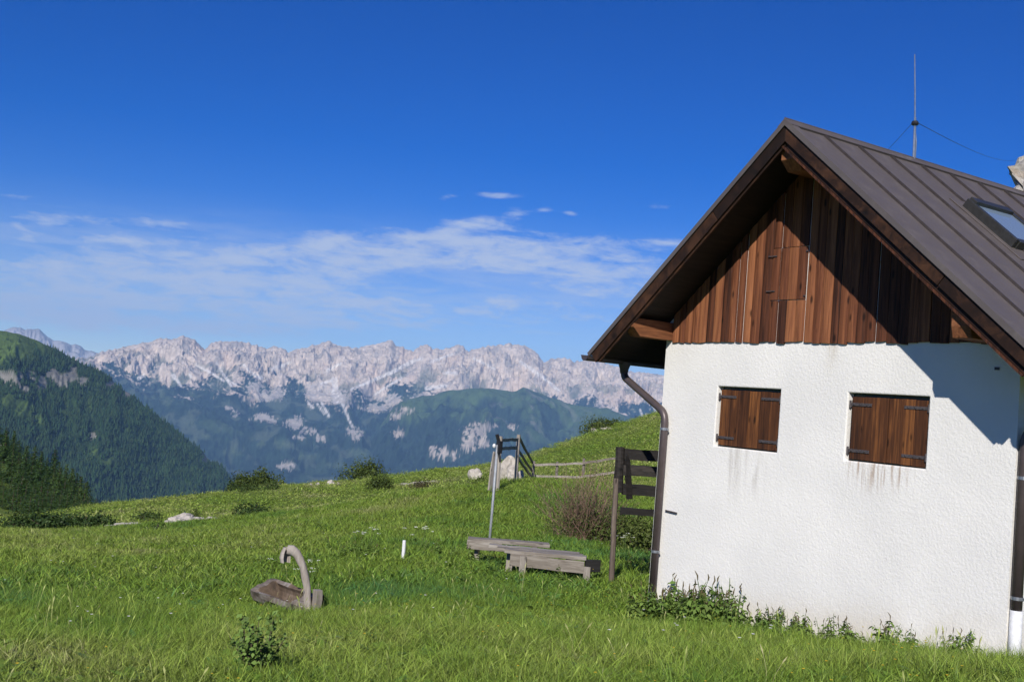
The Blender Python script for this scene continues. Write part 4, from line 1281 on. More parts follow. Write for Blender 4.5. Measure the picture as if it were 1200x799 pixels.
for i, (u, v, w, h) in enumerate([(222,604,.55,.26),(214,605,.75,.42),(208,608,.5,.28),(203,611,.45,.22),(219,610,.55,.22),(229,609,.4,.18),(238,608,.35,.15),(246,610,.3,.14),(212,612,.4,.15),(226,605,.4,.2),(252,611,.22,.14),(198,613,.35,.15)]):
    rock('cream stone in the loose stone patch beside a low shrub', u, v, 42-(v-604)*.25, w, h, 20+i, name='stone', cat='stone', group='stones in the loose stone patch')
for i, (u, v, w, h) in enumerate([(134,619,.7,.18),(143,618,.9,.22),(153,616,.8,.2),(162,614,.6,.16),(147,621,.6,.14),(128,622,.5,.13),(157,620,.5,.12)]):
    rock('flat beige stone bedded in the bare strip by the dwarf pines', u, v, 41, w, h, 40+i, name='stone', cat='stone', group='flat stones by the dwarf pines')
for i, (u, v, w, h) in enumerate([(477,571.5,.9,.16),(489,571,1.0,.18),(500,571,.9,.16),(511,571,.8,.14)]):
    rock('low pale stone in the row behind a flat brown bush', u, v, 64, w, h, 50+i, name='stone', cat='stone', group='row of low stones')
for i, (u, v, w, h) in enumerate([(364,577,.35,.25),(371,576,.4,.3),(387,573,.5,.4),(390,577,.3,.25),(396,575,.25,.2)]):
    rock('tiny white stone scattered on the grass below the round bush', u, v, 74, w, h, 60+i, name='stone', cat='stone', group='tiny stones below the bush')
# crag behind the hut
p = V3(at(1229, 420, 64)); p.z = gz(p.x, p.y)-1
me = rock_mesh(91, 4.3, 4.4, 16.7, 6, .10, 10, 'limestone_crag', M['crag'])
wobble(me, .75, .28, 5); wobble(me, .34, .9, 6); wobble(me, .16, 2.2, 8)
cr = bpy.data.objects.new('limestone_crag', me); C.objects.link(cr); cr.location = p
tag(cr, 'tall grey limestone crag rising behind the hut roof', 'crag')
p = gat(-6, 552, 300); me = rock_mesh(95, 4.5, 5, 6.5, 4, .3, 10, 'limestone_outcrop', M['crag'])
o = bpy.data.objects.new('limestone_outcrop', me); C.objects.link(o); o.location = V3(at(-5, 546, 296)); tag(o, 'pale rock outcrop showing between the dark pines', 'rock')

# ------------------------------------------------------------------ plants
def leaf_mat(name, stops, trans=.30, rough=.6, ntone=(.7, 1.3), instancer=False, nscale=3.0):
    """leaf colour from a ramp; each leaf has its own tone, each plant its own place on the ramp"""
    t = NT(name)
    if instancer:
        a = t.n('ShaderNodeAttribute', attribute_name='tint'); a.attribute_type = 'INSTANCER'
        f = a.outputs['Fac']
    else:
        f = t.math('ADD', t.math('MULTIPLY', t.rand(), .5), t.math('MULTIPLY', t.noise(t.coord('Object'), nscale, 2, .5), .5))
    b = t.n('ShaderNodeAttribute', attribute_name='tone')
    c = t.ramp(f, stops)
    c = t.mix(1.0, c, t.range(b.outputs['Fac'], 0, 1, *ntone), 'MULTIPLY')
    t.set(c, rough, spec=.25)
    tr = t.n('ShaderNodeBsdfTranslucent'); t.l(c, tr.inputs['Color'])
    mx = t.n('ShaderNodeMixShader'); mx.inputs[0].default_value = trans
    t.l(t.p.outputs[0], mx.inputs[1]); t.l(tr.outputs[0], mx.inputs[2]); t.l(mx.outputs[0], t.out.inputs['Surface'])
    return t.m
M['grass'] = leaf_mat('grass_blades', [(0, (.090,.220,.066)), (.25, (.155,.268,.036)), (.5, (.232,.332,.048)), (.75, (.305,.372,.078)), (1, (.42,.39,.20))], .25, .5, (.42, 1.4), True)
M['weed'] = leaf_mat('weed_leaves', [(0, (.100,.180,.036)), (.5, (.150,.235,.048)), (1, (.205,.280,.070))], .2)
M['weed_head'] = leaf_mat('weed_flower_heads', [(0, (.16,.14,.06)), (1, (.26,.19,.10))], .2)
M['bush'] = leaf_mat('bush_leaves', [(0, (.045,.072,.015)), (.5, (.082,.115,.024)), (1, (.130,.155,.038))], .2)
M['juniper'] = leaf_mat('dwarf_pine_needles', [(0, (.028,.058,.014)), (.5, (.048,.086,.020)), (1, (.080,.115,.030))], .15)
M['brownbush'] = leaf_mat('brown_heath_leaves', [(0, (.060,.052,.024)), (.5, (.085,.075,.032)), (1, (.11,.10,.04))], .2)
M['twig'] = simple('red_brown_twigs', (.21,.135,.095), .8, 0, .35, 14)
M['stem'] = simple('woody_stems', (.075,.055,.038), .85, 0, .3, 20)
M['needle'] = leaf_mat('conifer_needles', [(0, (.028,.062,.014)), (.5, (.046,.088,.019)), (1, (.078,.122,.030))], .15, ntone=(.55, 1.45), nscale=.6)
M['bark'] = simple('conifer_bark', (.085,.062,.045), .9, 0, .35, 6, .5)
M['white_flower'] = simple('white_petals', (.72,.72,.66), .7, 0, .08, 20)
M['yellow_flower'] = simple('yellow_petals', (.70,.48,.03), .7, 0, .12, 20)

def leaf_mesh(name, P, N, size, aspect, mat, r, bend_=.25):
    """many small folded leaf quads: centres P, facing N"""
    n = len(P); size = np.broadcast_to(size, (n,))
    N = N/np.maximum(np.linalg.norm(N, axis=1, keepdims=True), 1e-6)
    rnd = r.normal(0, 1, (n, 3)); T1 = np.cross(N, rnd); T1 /= np.maximum(np.linalg.norm(T1, axis=1, keepdims=True), 1e-6)
    T2 = np.cross(N, T1)
    a = T1*(size*.5)[:, None]; b = T2*(size*.5*aspect)[:, None]; c = N*(size*bend_*.5)[:, None]
    V = np.stack([P-a, P-b+c, P+a-c*.6, P+b+c], 1).reshape(-1, 3)
    F = np.arange(n*4).reshape(n, 4)
    tone = np.repeat(r.uniform(0, 1, n), 4)
    return np_mesh(name, V, F, mat, False, None, {'tone': tone})
def shell_points(r, n, rx, ry, rz, lumps=.25, inner=.45, flat=0.0, seed=0):
    d = r.normal(0, 1, (n, 3)); d /= np.linalg.norm(d, axis=1, keepdims=True)
    d[:, 2] = np.where(d[:, 2] < -flat, -d[:, 2], d[:, 2])
    k = 1+lumps*fbm(d[:, 0]*2.3+seed, d[:, 1]*2.3+d[:, 2]*2.1, 3, seed)
    rad = (inner+(1-inner)*r.uniform(0, 1, n)**.45)*k
    P = d*rad[:, None]*np.array([rx, ry, rz])
    return P, d
def bush(label, u, v, D, w, h, seed, mat='bush', n=1500, leaf=.09, name='bush', cat='bush', dep=None, group=None, lumps=.45, asp=.6):
    r = np.random.default_rng(seed); p = gat(u, v, D)
    if h < .75: h *= 1.35; w *= 1.1
    dep = dep or w*.8
    o = thing(name, label, cat, p, group, math.atan2(RV.y, RV.x))
    # several lobes make the outline uneven
    Ps, Ns = [], []
    k = max(3, int(5*w/h*.5+2)); 
    for i in range(k):
        cx = r.uniform(-.5, .5)*w*.62; cy = r.uniform(-.5, .5)*dep*.6; hh = h*1.18*r.uniform(.65, 1.0)*(1-.45*abs(cx)/(w*.5))
        m = n//k
        P, d = shell_points(r, m, w*r.uniform(.28, .40), dep*r.uniform(.28, .40), hh, lumps, .35, .1, seed+i)
        Ps.append(P+[cx, cy, .02]); Ns.append(d)
    P = np.concatenate(Ps); N = np.concatenate(Ns)+r.normal(0, .55, (len(P), 3))
    np_obj('foliage', leaf_mesh('foliage', P, N, r.uniform(.6, 1.3, len(P))*leaf, asp, M[mat], r), o)
    mb = MB()
    for i in range(7):
        q = P[r.integers(len(P))]
        mb.tube([(q[0]*.1, q[1]*.1, -.1), (q[0]*.5, q[1]*.5, q[2]*.5), tuple(q*.95)], [.025, .016, .006], 5)
    mb.build('stems', M['stem'], o)['kind'] = 'stuff'
    return o
bush('dark rounded shrub beside the taller olive shrub on the meadow crest', 284, 584, 82, 2.3, 1.35, 1, n=2400, leaf=.16)
bush('tall olive green shrub on the meadow crest beside a darker one', 313, 578, 84, 2.6, 1.7, 2, n=2600, leaf=.16)
bush('domed leafy bush standing alone on the meadow crest', 425, 567, 83, 3.5, 1.75, 3, n=3200, leaf=.17)
bush('squat bush on the slope below the domed crest bush', 442, 592, 60, 1.35, .72, 4, n=1500, leaf=.11)
bush('low wide shrub on the slope between stone patch and trough', 296, 614, 41, 1.3, .42, 5, 'juniper', n=1300, leaf=.08)
bush('small spreading shrub below the crest shrubs, above the low wide one', 287, 596, 64, 1.1, .5, 6, 'juniper', n=900, leaf=.09)
bush('dark little shrub close under the tall olive shrub', 314, 594, 66, 1.25, .5, 7, 'juniper', n=900, leaf=.09)
bush('dark shrub clump at the edge of the olive shrub foot', 268, 589, 80, 1.4, .65, 17, 'juniper', n=900, leaf=.12)
bush('small bush on the slope between the two stone patches', 175, 609, 45, .95, .42, 8, 'juniper', n=900, leaf=.08)
bush('tiny green shrub growing out of the loose stone patch', 230, 604, 43, .5, .42, 18, n=500, leaf=.06)
bush('small dark shrub tuft below the loose stone patch', 184, 628, 33, .55, .22, 19, 'juniper', n=500, leaf=.05)
bush('flat brown heath bush in front of the low stone row', 498, 577, 60, 1.3, .40, 9, 'brownbush', n=1100, leaf=.09)
bush('rounded bush on the skyline above the pasture fence', 696, 514, 92, 2.4, 1.55, 10, n=1700, leaf=.15)
bush('low shrub trailing away from the skyline bush', 717, 509, 94, 2.6, .95, 11, n=1300, leaf=.14)
bush('green thicket behind the rail fence near the hut', 752, 632, 20.5, 1.35, .78, 12, n=2600, leaf=.06)
bush('leafy undergrowth filling the foot of the twiggy shrub', 712, 634, 21.6, 1.1, .55, 13, n=1800, leaf=.05)
for i, (u, v, D, w, h) in enumerate([(22,634,40,1.6,.55),(48,632,41,1.7,.62),(74,629,41,1.7,.6),(98,627,42,1.5,.5),(120,624,42.5,1.2,.42),(60,636,38,1.4,.4)]):
    bush('dwarf pine in the low dark row on the slope', u, v, D, w, h, 60+i, 'juniper', n=1300, leaf=.10, name='dwarf_pine', cat='shrub', group='row of dwarf pines')
for i, (u, v, D, w, h) in enumerate([(440,601,47,.9,.22),(470,600,46,1.0,.25),(515,600,45,1.2,.25),(30,604,70,1.6,.5),(560,603,36,.8,.22)]):
    bush('knee-high heath tuft dotted on the meadow slope', u, v, D, w, h, 80+i, 'bush', n=500, leaf=.07, name='heath_tuft', cat='shrub', group='heath tufts on the meadow')

# bare reddish shrub of upright twigs
def twig_shrub():
    r = np.random.default_rng(5); p = gat(676, 634, 21.8)
    o = thing('twiggy_shrub', 'fan of bare reddish twigs with few leaves, in front of the pasture fence', 'shrub', p, None, math.atan2(RV.y, RV.x))
    mb = MB(); tips = []
    for i in range(300):
        a = r.normal(0, .62); b = r.normal(0, .34); L = r.uniform(.7, 1.75)*(1-.20*abs(a))
        x0 = r.normal(.10, .20); y0 = r.normal(0, .12)
        pts = []
        for k in range(5):
            s_ = k/4; bow = s_**1.25
            pts.append(V3((x0+math.sin(a)*L*bow*.85+r.normal(0, .012), y0+math.sin(b)*L*bow+r.normal(0, .012), -.05+L*math.cos(a*.8)*s_)))
        mb.tube(pts, [.0065, .005, .004, .003, .0018], 3, False)
        tips += [pts[2], pts[3], pts[4]]
        for q in range(2):
            j = r.integers(2, 4); c = pts[j]; e = c+V3((r.normal(0, .10), r.normal(0, .1), r.uniform(.06, .22)))
            mb.tube([c, e], [.004, .002], 3, False); tips.append(e)
    w_ = mb.build('twigs', M['twig'], o); w_['kind'] = 'stuff'
    T = np.array([t_[:] for t_ in tips]); T = T[r.integers(len(T), size=5200)]+r.normal(0, .06, (5200, 3))
    T[:, 2] *= r.uniform(.2, 1, 5200)
    f_ = np_obj('leaves', leaf_mesh('leaves', T, r.normal(0, 1, (5200, 3)), .034, .6, M['bush'], r), o); f_['kind'] = 'stuff'
twig_shrub()

# ---- conifers at the far edge of the meadow
def conifer_meshes(seed, h, w, n_wh, droop=.25, full=1.0):
    r = np.random.default_rng(seed)
    mb = MB(); mb.tube([(0, 0, -.5), (0, 0, h*.3), (0, 0, h*.7), (0, 0, h)], [h*.022, h*.017, h*.009, h*.002], 7)
    tr = mb.mesh('trunk', M['bark'])
    P, N = [], []; size = []
    for k in range(n_wh):
        s_ = .06+.94*(k+r.uniform(-.3, .3))/n_wh; z = h*s_
        R = w*.5*((1-s_)**.75)*(.55+.45*min(1, s_*5))*full+.05*h*.2
        nb = int(6+6*(1-s_))
        for j in range(nb):
            a = r.uniform(0, 2*math.pi); Rb = R*r.uniform(.55, 1.2)
            m = max(3, int(9*(1-s_)+3))
            for q in range(m):
                f = (q+.6)/m
                P.append((math.cos(a)*Rb*f+r.normal(0, .03*w), math.sin(a)*Rb*f+r.normal(0, .03*w), z-droop*Rb*f+r.normal(0, .015*h)+.22*Rb*max(0, f-.7)))
                N.append((math.cos(a)*.6+r.normal(0, .5), math.sin(a)*.6+r.normal(0, .5), .7+r.normal(0, .5)))
                size.append(h*.055*r.uniform(.6, 1.3)*(1-.4*s_))
    return tr, leaf_mesh('crown', np.array(P), np.array(N), np.array(size), .55, M['needle'], r)
kinds = [(conifer_meshes(1, 10, 4.2, 26), 'slender dark spruce in the stand where the meadow drops away'),
         (conifer_meshes(2, 10, 5.4, 24, .12, 1.1), 'broad bushy stone pine in the stand where the meadow drops away'),
         (conifer_meshes(3, 10, 4.8, 22, .35, .95), 'ragged mid-green spruce in the stand where the meadow drops away'),
         (conifer_meshes(4, 10, 8.0, 15, .05, 1.15), 'low spreading pine at the foot of the conifer stand')]
def conifer(u, v, D, hpx, k, seed):
    r = random.Random(seed); p = gat(u, v, D)
    top = at(u, v-hpx, D)[2]; base = at(u, v, D)[2]
    h = top-base
    (tr, cr_), lab = kinds[k]
    o = thing('conifer_tree', lab, 'tree', (p.x, p.y, p.z), 'conifers where the meadow drops away', r.uniform(0, 6.28))
    hh = max(top-p.z, h*.7)
    o.scale = (hh/10*r.uniform(1.25, 1.6),)*2+(hh/10,)
    for nm, me in (('trunk', tr), ('crown', cr_)):
        c = bpy.data.objects.new(nm, me); C.objects.link(c); c.parent = o
rt = random.Random(3)
topline = lambda u: float(np.interp(u, [-60,0,8,14,22,35,45,60,72,84,96,104,112], [470,500,508,512,516,532,534,537,545,553,560,574,582]))
spots = []
for u, D, k in [(-30,300,0),(-18,285,1),(-6,300,0),(3,290,2),(12,280,0),(20,292,1),(27,275,2),(36,262,1),(44,258,0),(52,270,2),(58,255,0),(66,250,1),(73,246,2),(80,243,0),(86,250,1),(92,240,2),(98,235,1)]:
    spots.append((u, topline(u), D, k))
for u, dv, D, k in [(-22,22,270,2),(-10,26,262,1),(0,30,258,0),(9,32,250,2),(17,34,244,1),(24,30,240,0),(32,26,236,2),(40,28,232,0),(49,26,230,1),(57,24,228,2),(64,22,226,0),(71,22,224,1),(79,20,222,2),(87,18,220,0),(94,16,218,1),(103,6,216,3),(110,3,215,3)]:
    spots.append((u, topline(u)+dv, D, k))
for u, dv, D, k in [(-14,52,232,1),(-4,58,228,3),(6,60,224,2),(15,60,221,0),(22,56,218,1),(30,54,215,3),(38,52,213,2),(46,48,211,1),(54,46,210,3),(62,44,208,0),(70,42,207,3),(78,38,206,1),(86,34,205,3),(94,28,204,3)]:
    spots.append((u, topline(u)+dv, D, k))
for u, dv, D, k in [(-24,70,212,3),(-12,74,208,1),(-2,78,205,3),(8,78,203,3),(17,76,201,1),(25,74,200,3),(33,72,198,3),(41,66,197,1),(50,62,196,3),(58,60,195,3),(66,58,194,3),(74,54,193,3),(82,48,192,3),(90,42,191,3),(99,26,190,3),(107,20,190,3),
                    (-26,104,186,3),(-14,106,184,3),(-3,108,182,3),(8,107,181,3),(18,104,180,3),(28,99,179,3),(38,94,178,3),(-18,92,196,3),(-6,96,193,3),(5,96,191,3),(14,94,190,3),(24,90,188,3),(34,86,187,3),(44,82,186,3),(54,76,185,3),(64,72,184,3)]:
    spots.append((u, topline(u)+dv, D, k))
for i, (u, vt, D, k) in enumerate(spots):
    hm = {0: 9.5, 1: 8.0, 2: 8.5, 3: 4.6}[k]*rt.uniform(.85, 1.2)
    hpx = hm/D*FPX
    conifer(u, vt+hpx, D, hpx, k, i)
p = gat(117, 600, 190)

# ---- weeds along the foot of the hut wall
def weed_meshes(seed, h, broad):
    r = np.random.default_rng(seed); mb = MB(); P, N, S = [], [], []; heads = MB()
    for i in range(r.integers(4, 7)):
        a = r.uniform(0, 6.28); lean = r.uniform(.05, .28); L = h*r.uniform(.55, 1.0)
        pts = [V3((math.cos(a)*(.05+lean*L*s_*s_), math.sin(a)*(.05+lean*L*s_*s_), L*s_-.03)) for s_ in (0, .3, .6, .85, 1)]
        mb.tube(pts, [.005, .0045, .004, .003, .002], 4, False)
        for q in range(int(22+10*broad)):
            s_ = r.uniform(.12, .95); c = pts[0].lerp(pts[-1], s_)+V3((math.cos(a), math.sin(a), 0))*(-.12*lean*L*math.sin(s_*3.1))
            b = r.uniform(0, 6.28); l_ = r.uniform(.038, .078)*(1.25-.6*s_)*(1.5 if broad else 1)
            P.append((c.x+math.cos(b)*l_*.6, c.y+math.sin(b)*l_*.6, c.z-.006)); N.append((math.cos(b)*.55, math.sin(b)*.55, .8+r.normal(0, .2))); S.append(l_)
        if r.uniform() < .65:
            e = pts[-1]; hl = r.uniform(.035, .08)
            heads.tube([e, e+V3((r.normal(0, .008), r.normal(0, .008), hl*.5)), e+V3((r.normal(0, .02), r.normal(0, .02), hl))], [.004, .006, .002], 5)
    return mb.mesh('stem', M['weed']), leaf_mesh('leaves', np.array(P), np.array(N), np.array(S), .5, M['weed'], r), (heads.mesh('flower_head', M['weed_head']) if heads.v else None)
weeds = [weed_meshes(i+30, .42, i % 2) for i in range(6)]
def weed(x, y, sc_, k, label, group, name='weed', cat='weed', z=0):
    o = thing(name, label, cat, (x, y, gz(x, y)+z), group, random.uniform(0, 6.28)); o.scale = (sc_,)*3
    for nm, me in zip(('stem', 'leaves', 'flower_heads'), weeds[k]):
        if me is None: continue
        c = bpy.data.objects.new(nm, me); C.objects.link(c); c.parent = o; c['kind'] = 'stuff'
    return o
xw = .18; iw = 0
while xw < 4.35:
    dens = 1.0 if xw < 1.75 else (.55 if xw < 2.7 else .35)
    if random.random() < dens:
        sc_ = random.uniform(.85, 1.3)*(1.0 if xw < 1.75 else .72)
        if .85 < xw < 1.0 or 1.28 < xw < 1.45: sc_ *= 1.25
        weed(xw, -random.uniform(.08, .42), sc_, iw % 6, 'leafy nettle-like weed growing along the foot of the white wall', 'weeds along the wall foot', 'wall_weed')
        iw += 1
    xw += random.uniform(.035, .07)
for i, (u, v, D, sc_) in enumerate([(425,661,17,.85),(412,660,17.5,.75),(440,664,16.5,.7),(398,662,17.5,.6),(385,657,18.5,.7),(556,664,15.2,.7),(532,662,16,.65),(515,658,16.5,.6),(700,668,14.8,.6),(740,668,16,.7),(755,664,16,.7),(660,676,14,.6),(575,672,14.3,.6),(495,656,16.8,.55)]):
    p = gat(u, v, D); weed(p.x, p.y, sc_, i % 6, 'dark leafy weed clump in the tall grass near the timber bench', 'weed clumps in the meadow', 'meadow_weed')
def umbel(u, v, D, h, seed):
    r = random.Random(seed); p = gat(u, v, D)
    o = thing('umbel_flower', 'white umbel-flowered plant standing above the grass', 'flower', p, 'white umbel flowers')
    mb = MB(); fl = MB()
    for i in range(3):
        a = r.uniform(0, 6.28); e = V3((math.cos(a)*.09, math.sin(a)*.09, h*r.uniform(.75, 1)))
        mb.tube([(0, 0, -.05), e*.5, e], [.005, .004, .003], 4, False)
        for q in range(9):
            b = r.uniform(0, 6.28); rr = .035*math.sqrt(r.random()); c = e+V3((math.cos(b)*rr, math.sin(b)*rr, .012+r.uniform(-.004, .006)))
            fl.add([c+V3((math.cos(k*2.09)*.006, math.sin(k*2.09)*.006, 0)) for k in range(3)]+[c+V3((0, 0, .005))], [(0,1,2),(0,1,3),(1,2,3),(2,0,3)])
    mb.build('stem', M['weed'], o)['kind'] = 'stuff'; fl.build('flower_head', M['white_flower'], o)['kind'] = 'stuff'
for i, (u, v, D) in enumerate([(420,656,17),(428,657,17.2),(437,658,17),(364,668,13.5),(356,676,13),(478,652,16.5),(490,650,17),(500,653,16.8),(325,668,14),(735,636,19),(728,640,18.5)]):
    umbel(u, v, D, .42, i)
# young leafy shrub in the grass close by
def young_shrub():
    r = np.random.default_rng(77); p = gat(300, 797, 6.75)
    o = thing('young_shrub', 'young shrub with small rounded glossy leaves in the close meadow grass', 'shrub', p, None)
    mb = MB(); P, N, S = [], [], []
    for i in range(26):
        a = r.uniform(0, 6.28); le = r.uniform(.2, .85); L = r.uniform(.18, .38)
        e = V3((math.cos(a)*le*L*.75, math.sin(a)*le*L*.75, L*(1-.3*le)))
        b0 = V3((math.cos(a)*.05, math.sin(a)*.05, -.03)); m_ = b0.lerp(e, .5)+V3((0, 0, .03))
        mb.tube([b0, m_, e], [.004, .0035, .002], 4, False)
        for q in range(22):
            s_ = r.uniform(.25, 1.02); c = b0.lerp(e, s_)+V3((0, 0, .06*s_*(1-s_)))
            P.append((c.x+r.normal(0, .014), c.y+r.normal(0, .014), c.z+r.normal(0, .010))); N.append((r.normal(0, .6)+.3, r.normal(0, .6)-.3, .7)); S.append(r.uniform(.026, .046))
    mb.build('stems', M['stem'], o)['kind'] = 'stuff'
    np_obj('leaves', leaf_mesh('leaves', np.array(P), np.array(N), np.array(S), .62, M['weed'], r), o)['kind'] = 'stuff'
young_shrub()

# ---- grass: clumps set out over the meadow
def clump(seed, nb, rad, hmin, hmax, wid, segs, lean=.5):
    r = np.random.default_rng(seed); V = []; F = []; tone = []
    for i in range(nb):
        a = r.uniform(0, 6.28); rr = rad*math.sqrt(r.uniform()); x0, y0 = math.cos(a)*rr, math.sin(a)*rr
        h = r.uniform(hmin, hmax); w = wid*r.uniform(.7, 1.3); d = r.uniform(0, 6.28); ln = h*lean*r.uniform(.15, 1.2); f = r.uniform(0, 3.14)
        o = len(V); tn = r.uniform()
        for k in range(segs+1):
            s_ = k/segs; b = s_**1.8
            cx = x0+math.cos(d)*ln*b; cy = y0+math.sin(d)*ln*b; cz = h*(s_-.22*b*min(1.4, ln/h))-.02
            ww = w*.5*(1-s_**1.6)*(1 if k < segs else 0)
            if k < segs:
                V += [(cx-math.cos(f)*ww, cy-math.sin(f)*ww, cz), (cx+math.cos(f)*ww, cy+math.sin(f)*ww, cz)]; tone += [tn, tn]
            else:
                V.append((cx, cy, cz)); tone.append(tn)
        for k in range(segs-1):
            F += [(o+2*k, o+2*k+1, o+2*k+3), (o+2*k, o+2*k+3, o+2*k+2)]
        F.append((o+2*segs-2, o+2*segs-1, o+2*segs))
    return np_mesh('grass_clump', np.array(V), np.array(F), M['grass'], False, None, {'tone': np.array(tone)})
def stalks(seed):
    """thin seed stalks with a feathery head"""
    r = np.random.default_rng(seed); V = []; F = []; tone = []
    for i in range(3):
        a = r.uniform(0, 6.28); h = r.uniform(.28, .46); d = r.uniform(0, 6.28); ln = h*r.uniform(.05, .35); x0, y0 = r.normal(0, .05, 2); f = r.uniform(0, 3.14)
        pts = [(x0+math.cos(d)*ln*s_*s_, y0+math.sin(d)*ln*s_*s_, h*s_-.02) for s_ in (0, .5, .8, .9, 1.0)]; ws = [.0013, .0011, .0010, .005, .0006]
        o = len(V)
        for (x_, y_, z_), w in zip(pts, ws):
            V += [(x_-math.cos(f)*w, y_-math.sin(f)*w, z_), (x_+math.cos(f)*w, y_+math.sin(f)*w, z_)]; tone += [.9, .9]
        for k in range(4): F += [(o+2*k, o+2*k+1, o+2*k+3), (o+2*k, o+2*k+3, o+2*k+2)]
    return np_mesh('grass_clump', np.array(V), np.array(F), M['grass'], False, None, {'tone': np.array(tone)})
def rosette(seed):
    """broad low leaves"""
    r = np.random.default_rng(seed); V = []; F = []; tone = []
    for i in range(11):
        a = r.uniform(0, 6.28); L = r.uniform(.05, .11); w = L*r.uniform(.16, .28); up = r.uniform(.25, 1.1); c, s_ = math.cos(a), math.sin(a); o = len(V); tn = r.uniform(.1, .8)
        for k, (f, ww) in enumerate(((0, .25), (.45, 1), (.8, .75), (1, .05))):
            x_ = L*f; z_ = L*up*f*(1-.45*f)+.03
            V += [(c*x_-s_*w*ww, s_*x_+c*w*ww, z_), (c*x_+s_*w*ww, s_*x_-c*w*ww, z_)]; tone += [tn, tn]
        for k in range(3): F += [(o+2*k, o+2*k+1, o+2*k+3), (o+2*k, o+2*k+3, o+2*k+2)]
    return np_mesh('grass_clump', np.array(V), np.array(F), M['grass'], False, None, {'tone': np.array(tone)})
def clump_set(name, meshes):
    col = bpy.data.collections.new(name)
    for i, me in enumerate(meshes):
        o = bpy.data.objects.new('%s_%02d' % (name, i), me); col.objects.link(o)
    return col
def scatter(name, label, cat, P, scl, idx, tint, tilt, col):
    n = len(P); me = bpy.data.meshes.new(name)
    me.vertices.add(n); me.vertices.foreach_set('co', P.astype(np.float32).ravel())
    def at_(nm, arr, ty='FLOAT'):
        a = me.attributes.new(nm, ty, 'POINT'); a.data.foreach_set('vector' if ty == 'FLOAT_VECTOR' else 'value', np.ascontiguousarray(arr).ravel())
    at_('scl', scl.astype(np.float32), 'FLOAT_VECTOR'); at_('idx', idx.astype(np.int32), 'INT'); at_('tint', tint.astype(np.float32))
    rot = np.stack([tilt[:, 0], tilt[:, 1], rng.uniform(0, 6.283, n)], 1).astype(np.float32); at_('rot', rot, 'FLOAT_VECTOR')
    o = bpy.data.objects.new(name, me); C.objects.link(o)
    ng = bpy.data.node_groups.new(name, 'GeometryNodeTree')
    ng.interface.new_socket('Geometry', in_out='INPUT', socket_type='NodeSocketGeometry')
    ng.interface.new_socket('Geometry', in_out='OUTPUT', socket_type='NodeSocketGeometry')
    N_ = ng.nodes; L_ = ng.links
    gi = N_.new('NodeGroupInput'); go = N_.new('NodeGroupOutput')
    ci = N_.new('GeometryNodeCollectionInfo'); ci.inputs['Collection'].default_value = col
    ci.inputs['Separate Children'].default_value = True; ci.inputs['Reset Children'].default_value = True
    ip = N_.new('GeometryNodeInstanceOnPoints'); ip.inputs['Pick Instance'].default_value = True
    def na(nm, ty):
        a = N_.new('GeometryNodeInputNamedAttribute'); a.data_type = ty; a.inputs['Name'].default_value = nm; return a.outputs['Attribute']
    L_.new(gi.outputs[0], ip.inputs['Points']); L_.new(ci.outputs[0], ip.inputs['Instance'])
    L_.new(na('idx', 'INT'), ip.inputs['Instance Index']); L_.new(na('scl', 'FLOAT_VECTOR'), ip.inputs['Scale'])
    er = N_.new('FunctionNodeEulerToRotation'); L_.new(na('rot', 'FLOAT_VECTOR'), er.inputs[0]); L_.new(er.outputs[0], ip.inputs['Rotation'])
    L_.new(ip.outputs[0], go.inputs[0])
    m = o.modifiers.new('scatter', 'NODES'); m.node_group = ng
    tag(o, label, cat, kind='stuff')
    return o
near_set = clump_set('turf_near', [clump(i, 30, .13, .07, .20, .0062, 3, .65) for i in range(5)]+[clump(10+i, 22, .11, .12, .30, .0058, 4, .7) for i in range(3)]+[stalks(20), stalks(21), rosette(22), rosette(23)])
mid_set = clump_set('turf_mid', [clump(40+i, 26, .26, .09, .24, .014, 2, .7) for i in range(5)]+[rosette(46), stalks(47)])
far_set = clump_set('turf_far', [clump(60+i, 34, .75, .10, .26, .032, 2, .9) for i in range(4)])
A0, A1 = math.radians(-92), math.radians(-20)
def ring_points(r0, r1, per_m2, falloff=0.0):
    area = .5*(A1-A0)*(r1*r1-r0*r0); n = int(area*per_m2)
    a = rng.uniform(A0, A1, n); r = np.sqrt(rng.uniform(r0*r0, r1*r1, n))
    if falloff:
        k = rng.uniform(0, 1, n) < (r0/r)**falloff; a, r = a[k], r[k]
    x = CAM[0]+np.sin(a)*r; y = CAM[1]+np.cos(a)*r
    k = ~((x > -.02) & (x < W+.06) & (y > -.03) & (y < HOUSE_L+.05))
    return x[k], y[k], r[k]
def tint_of(x, y):
    t_ = .41+.24*fbm(x/7, y/7, 3, 401)+.22*fbm(x/22, y/22, 3, 403)+.24*fbm(x/1.7, y/1.7, 3, 407)+rng.normal(0, .10, len(x))
    # a lush bluish patch grows between the trough and the bench
    c = gat(500, 690, 12.6); t_ -= .30*np.exp(-((x-c.x)**2+(y-c.y)**2)/2.2)
    # yellower where it dries on the far slope
    t_ += .17*sstep(12, 30, np.hypot(x-CAM[0], y-CAM[1]))
    return np.clip(t_, 0, .92)
def tall_of(x, y):
    t_ = 1+.45*fbm(x/2.2, y/2.2, 3, 421)+.25*fbm(x/.7, y/.7, 2, 423)
    t_ += .22*np.exp(-np.maximum(np.abs(y+.35)-.25, 0)**2/.08)*((x > -.3) & (x < 5))
    return np.clip(t_, .35, 2.2)
x, y, r = ring_points(4.2, 13.5, 190)
n = len(x); tl = tall_of(x, y); tn = tint_of(x, y)
lush = fbm(x/3.1, y/3.1, 3, 431)+.8*(tl-1)
idx = np.where(rng.uniform(size=n) < .3+.4*lush, rng.integers(5, 8, n), rng.integers(0, 5, n))
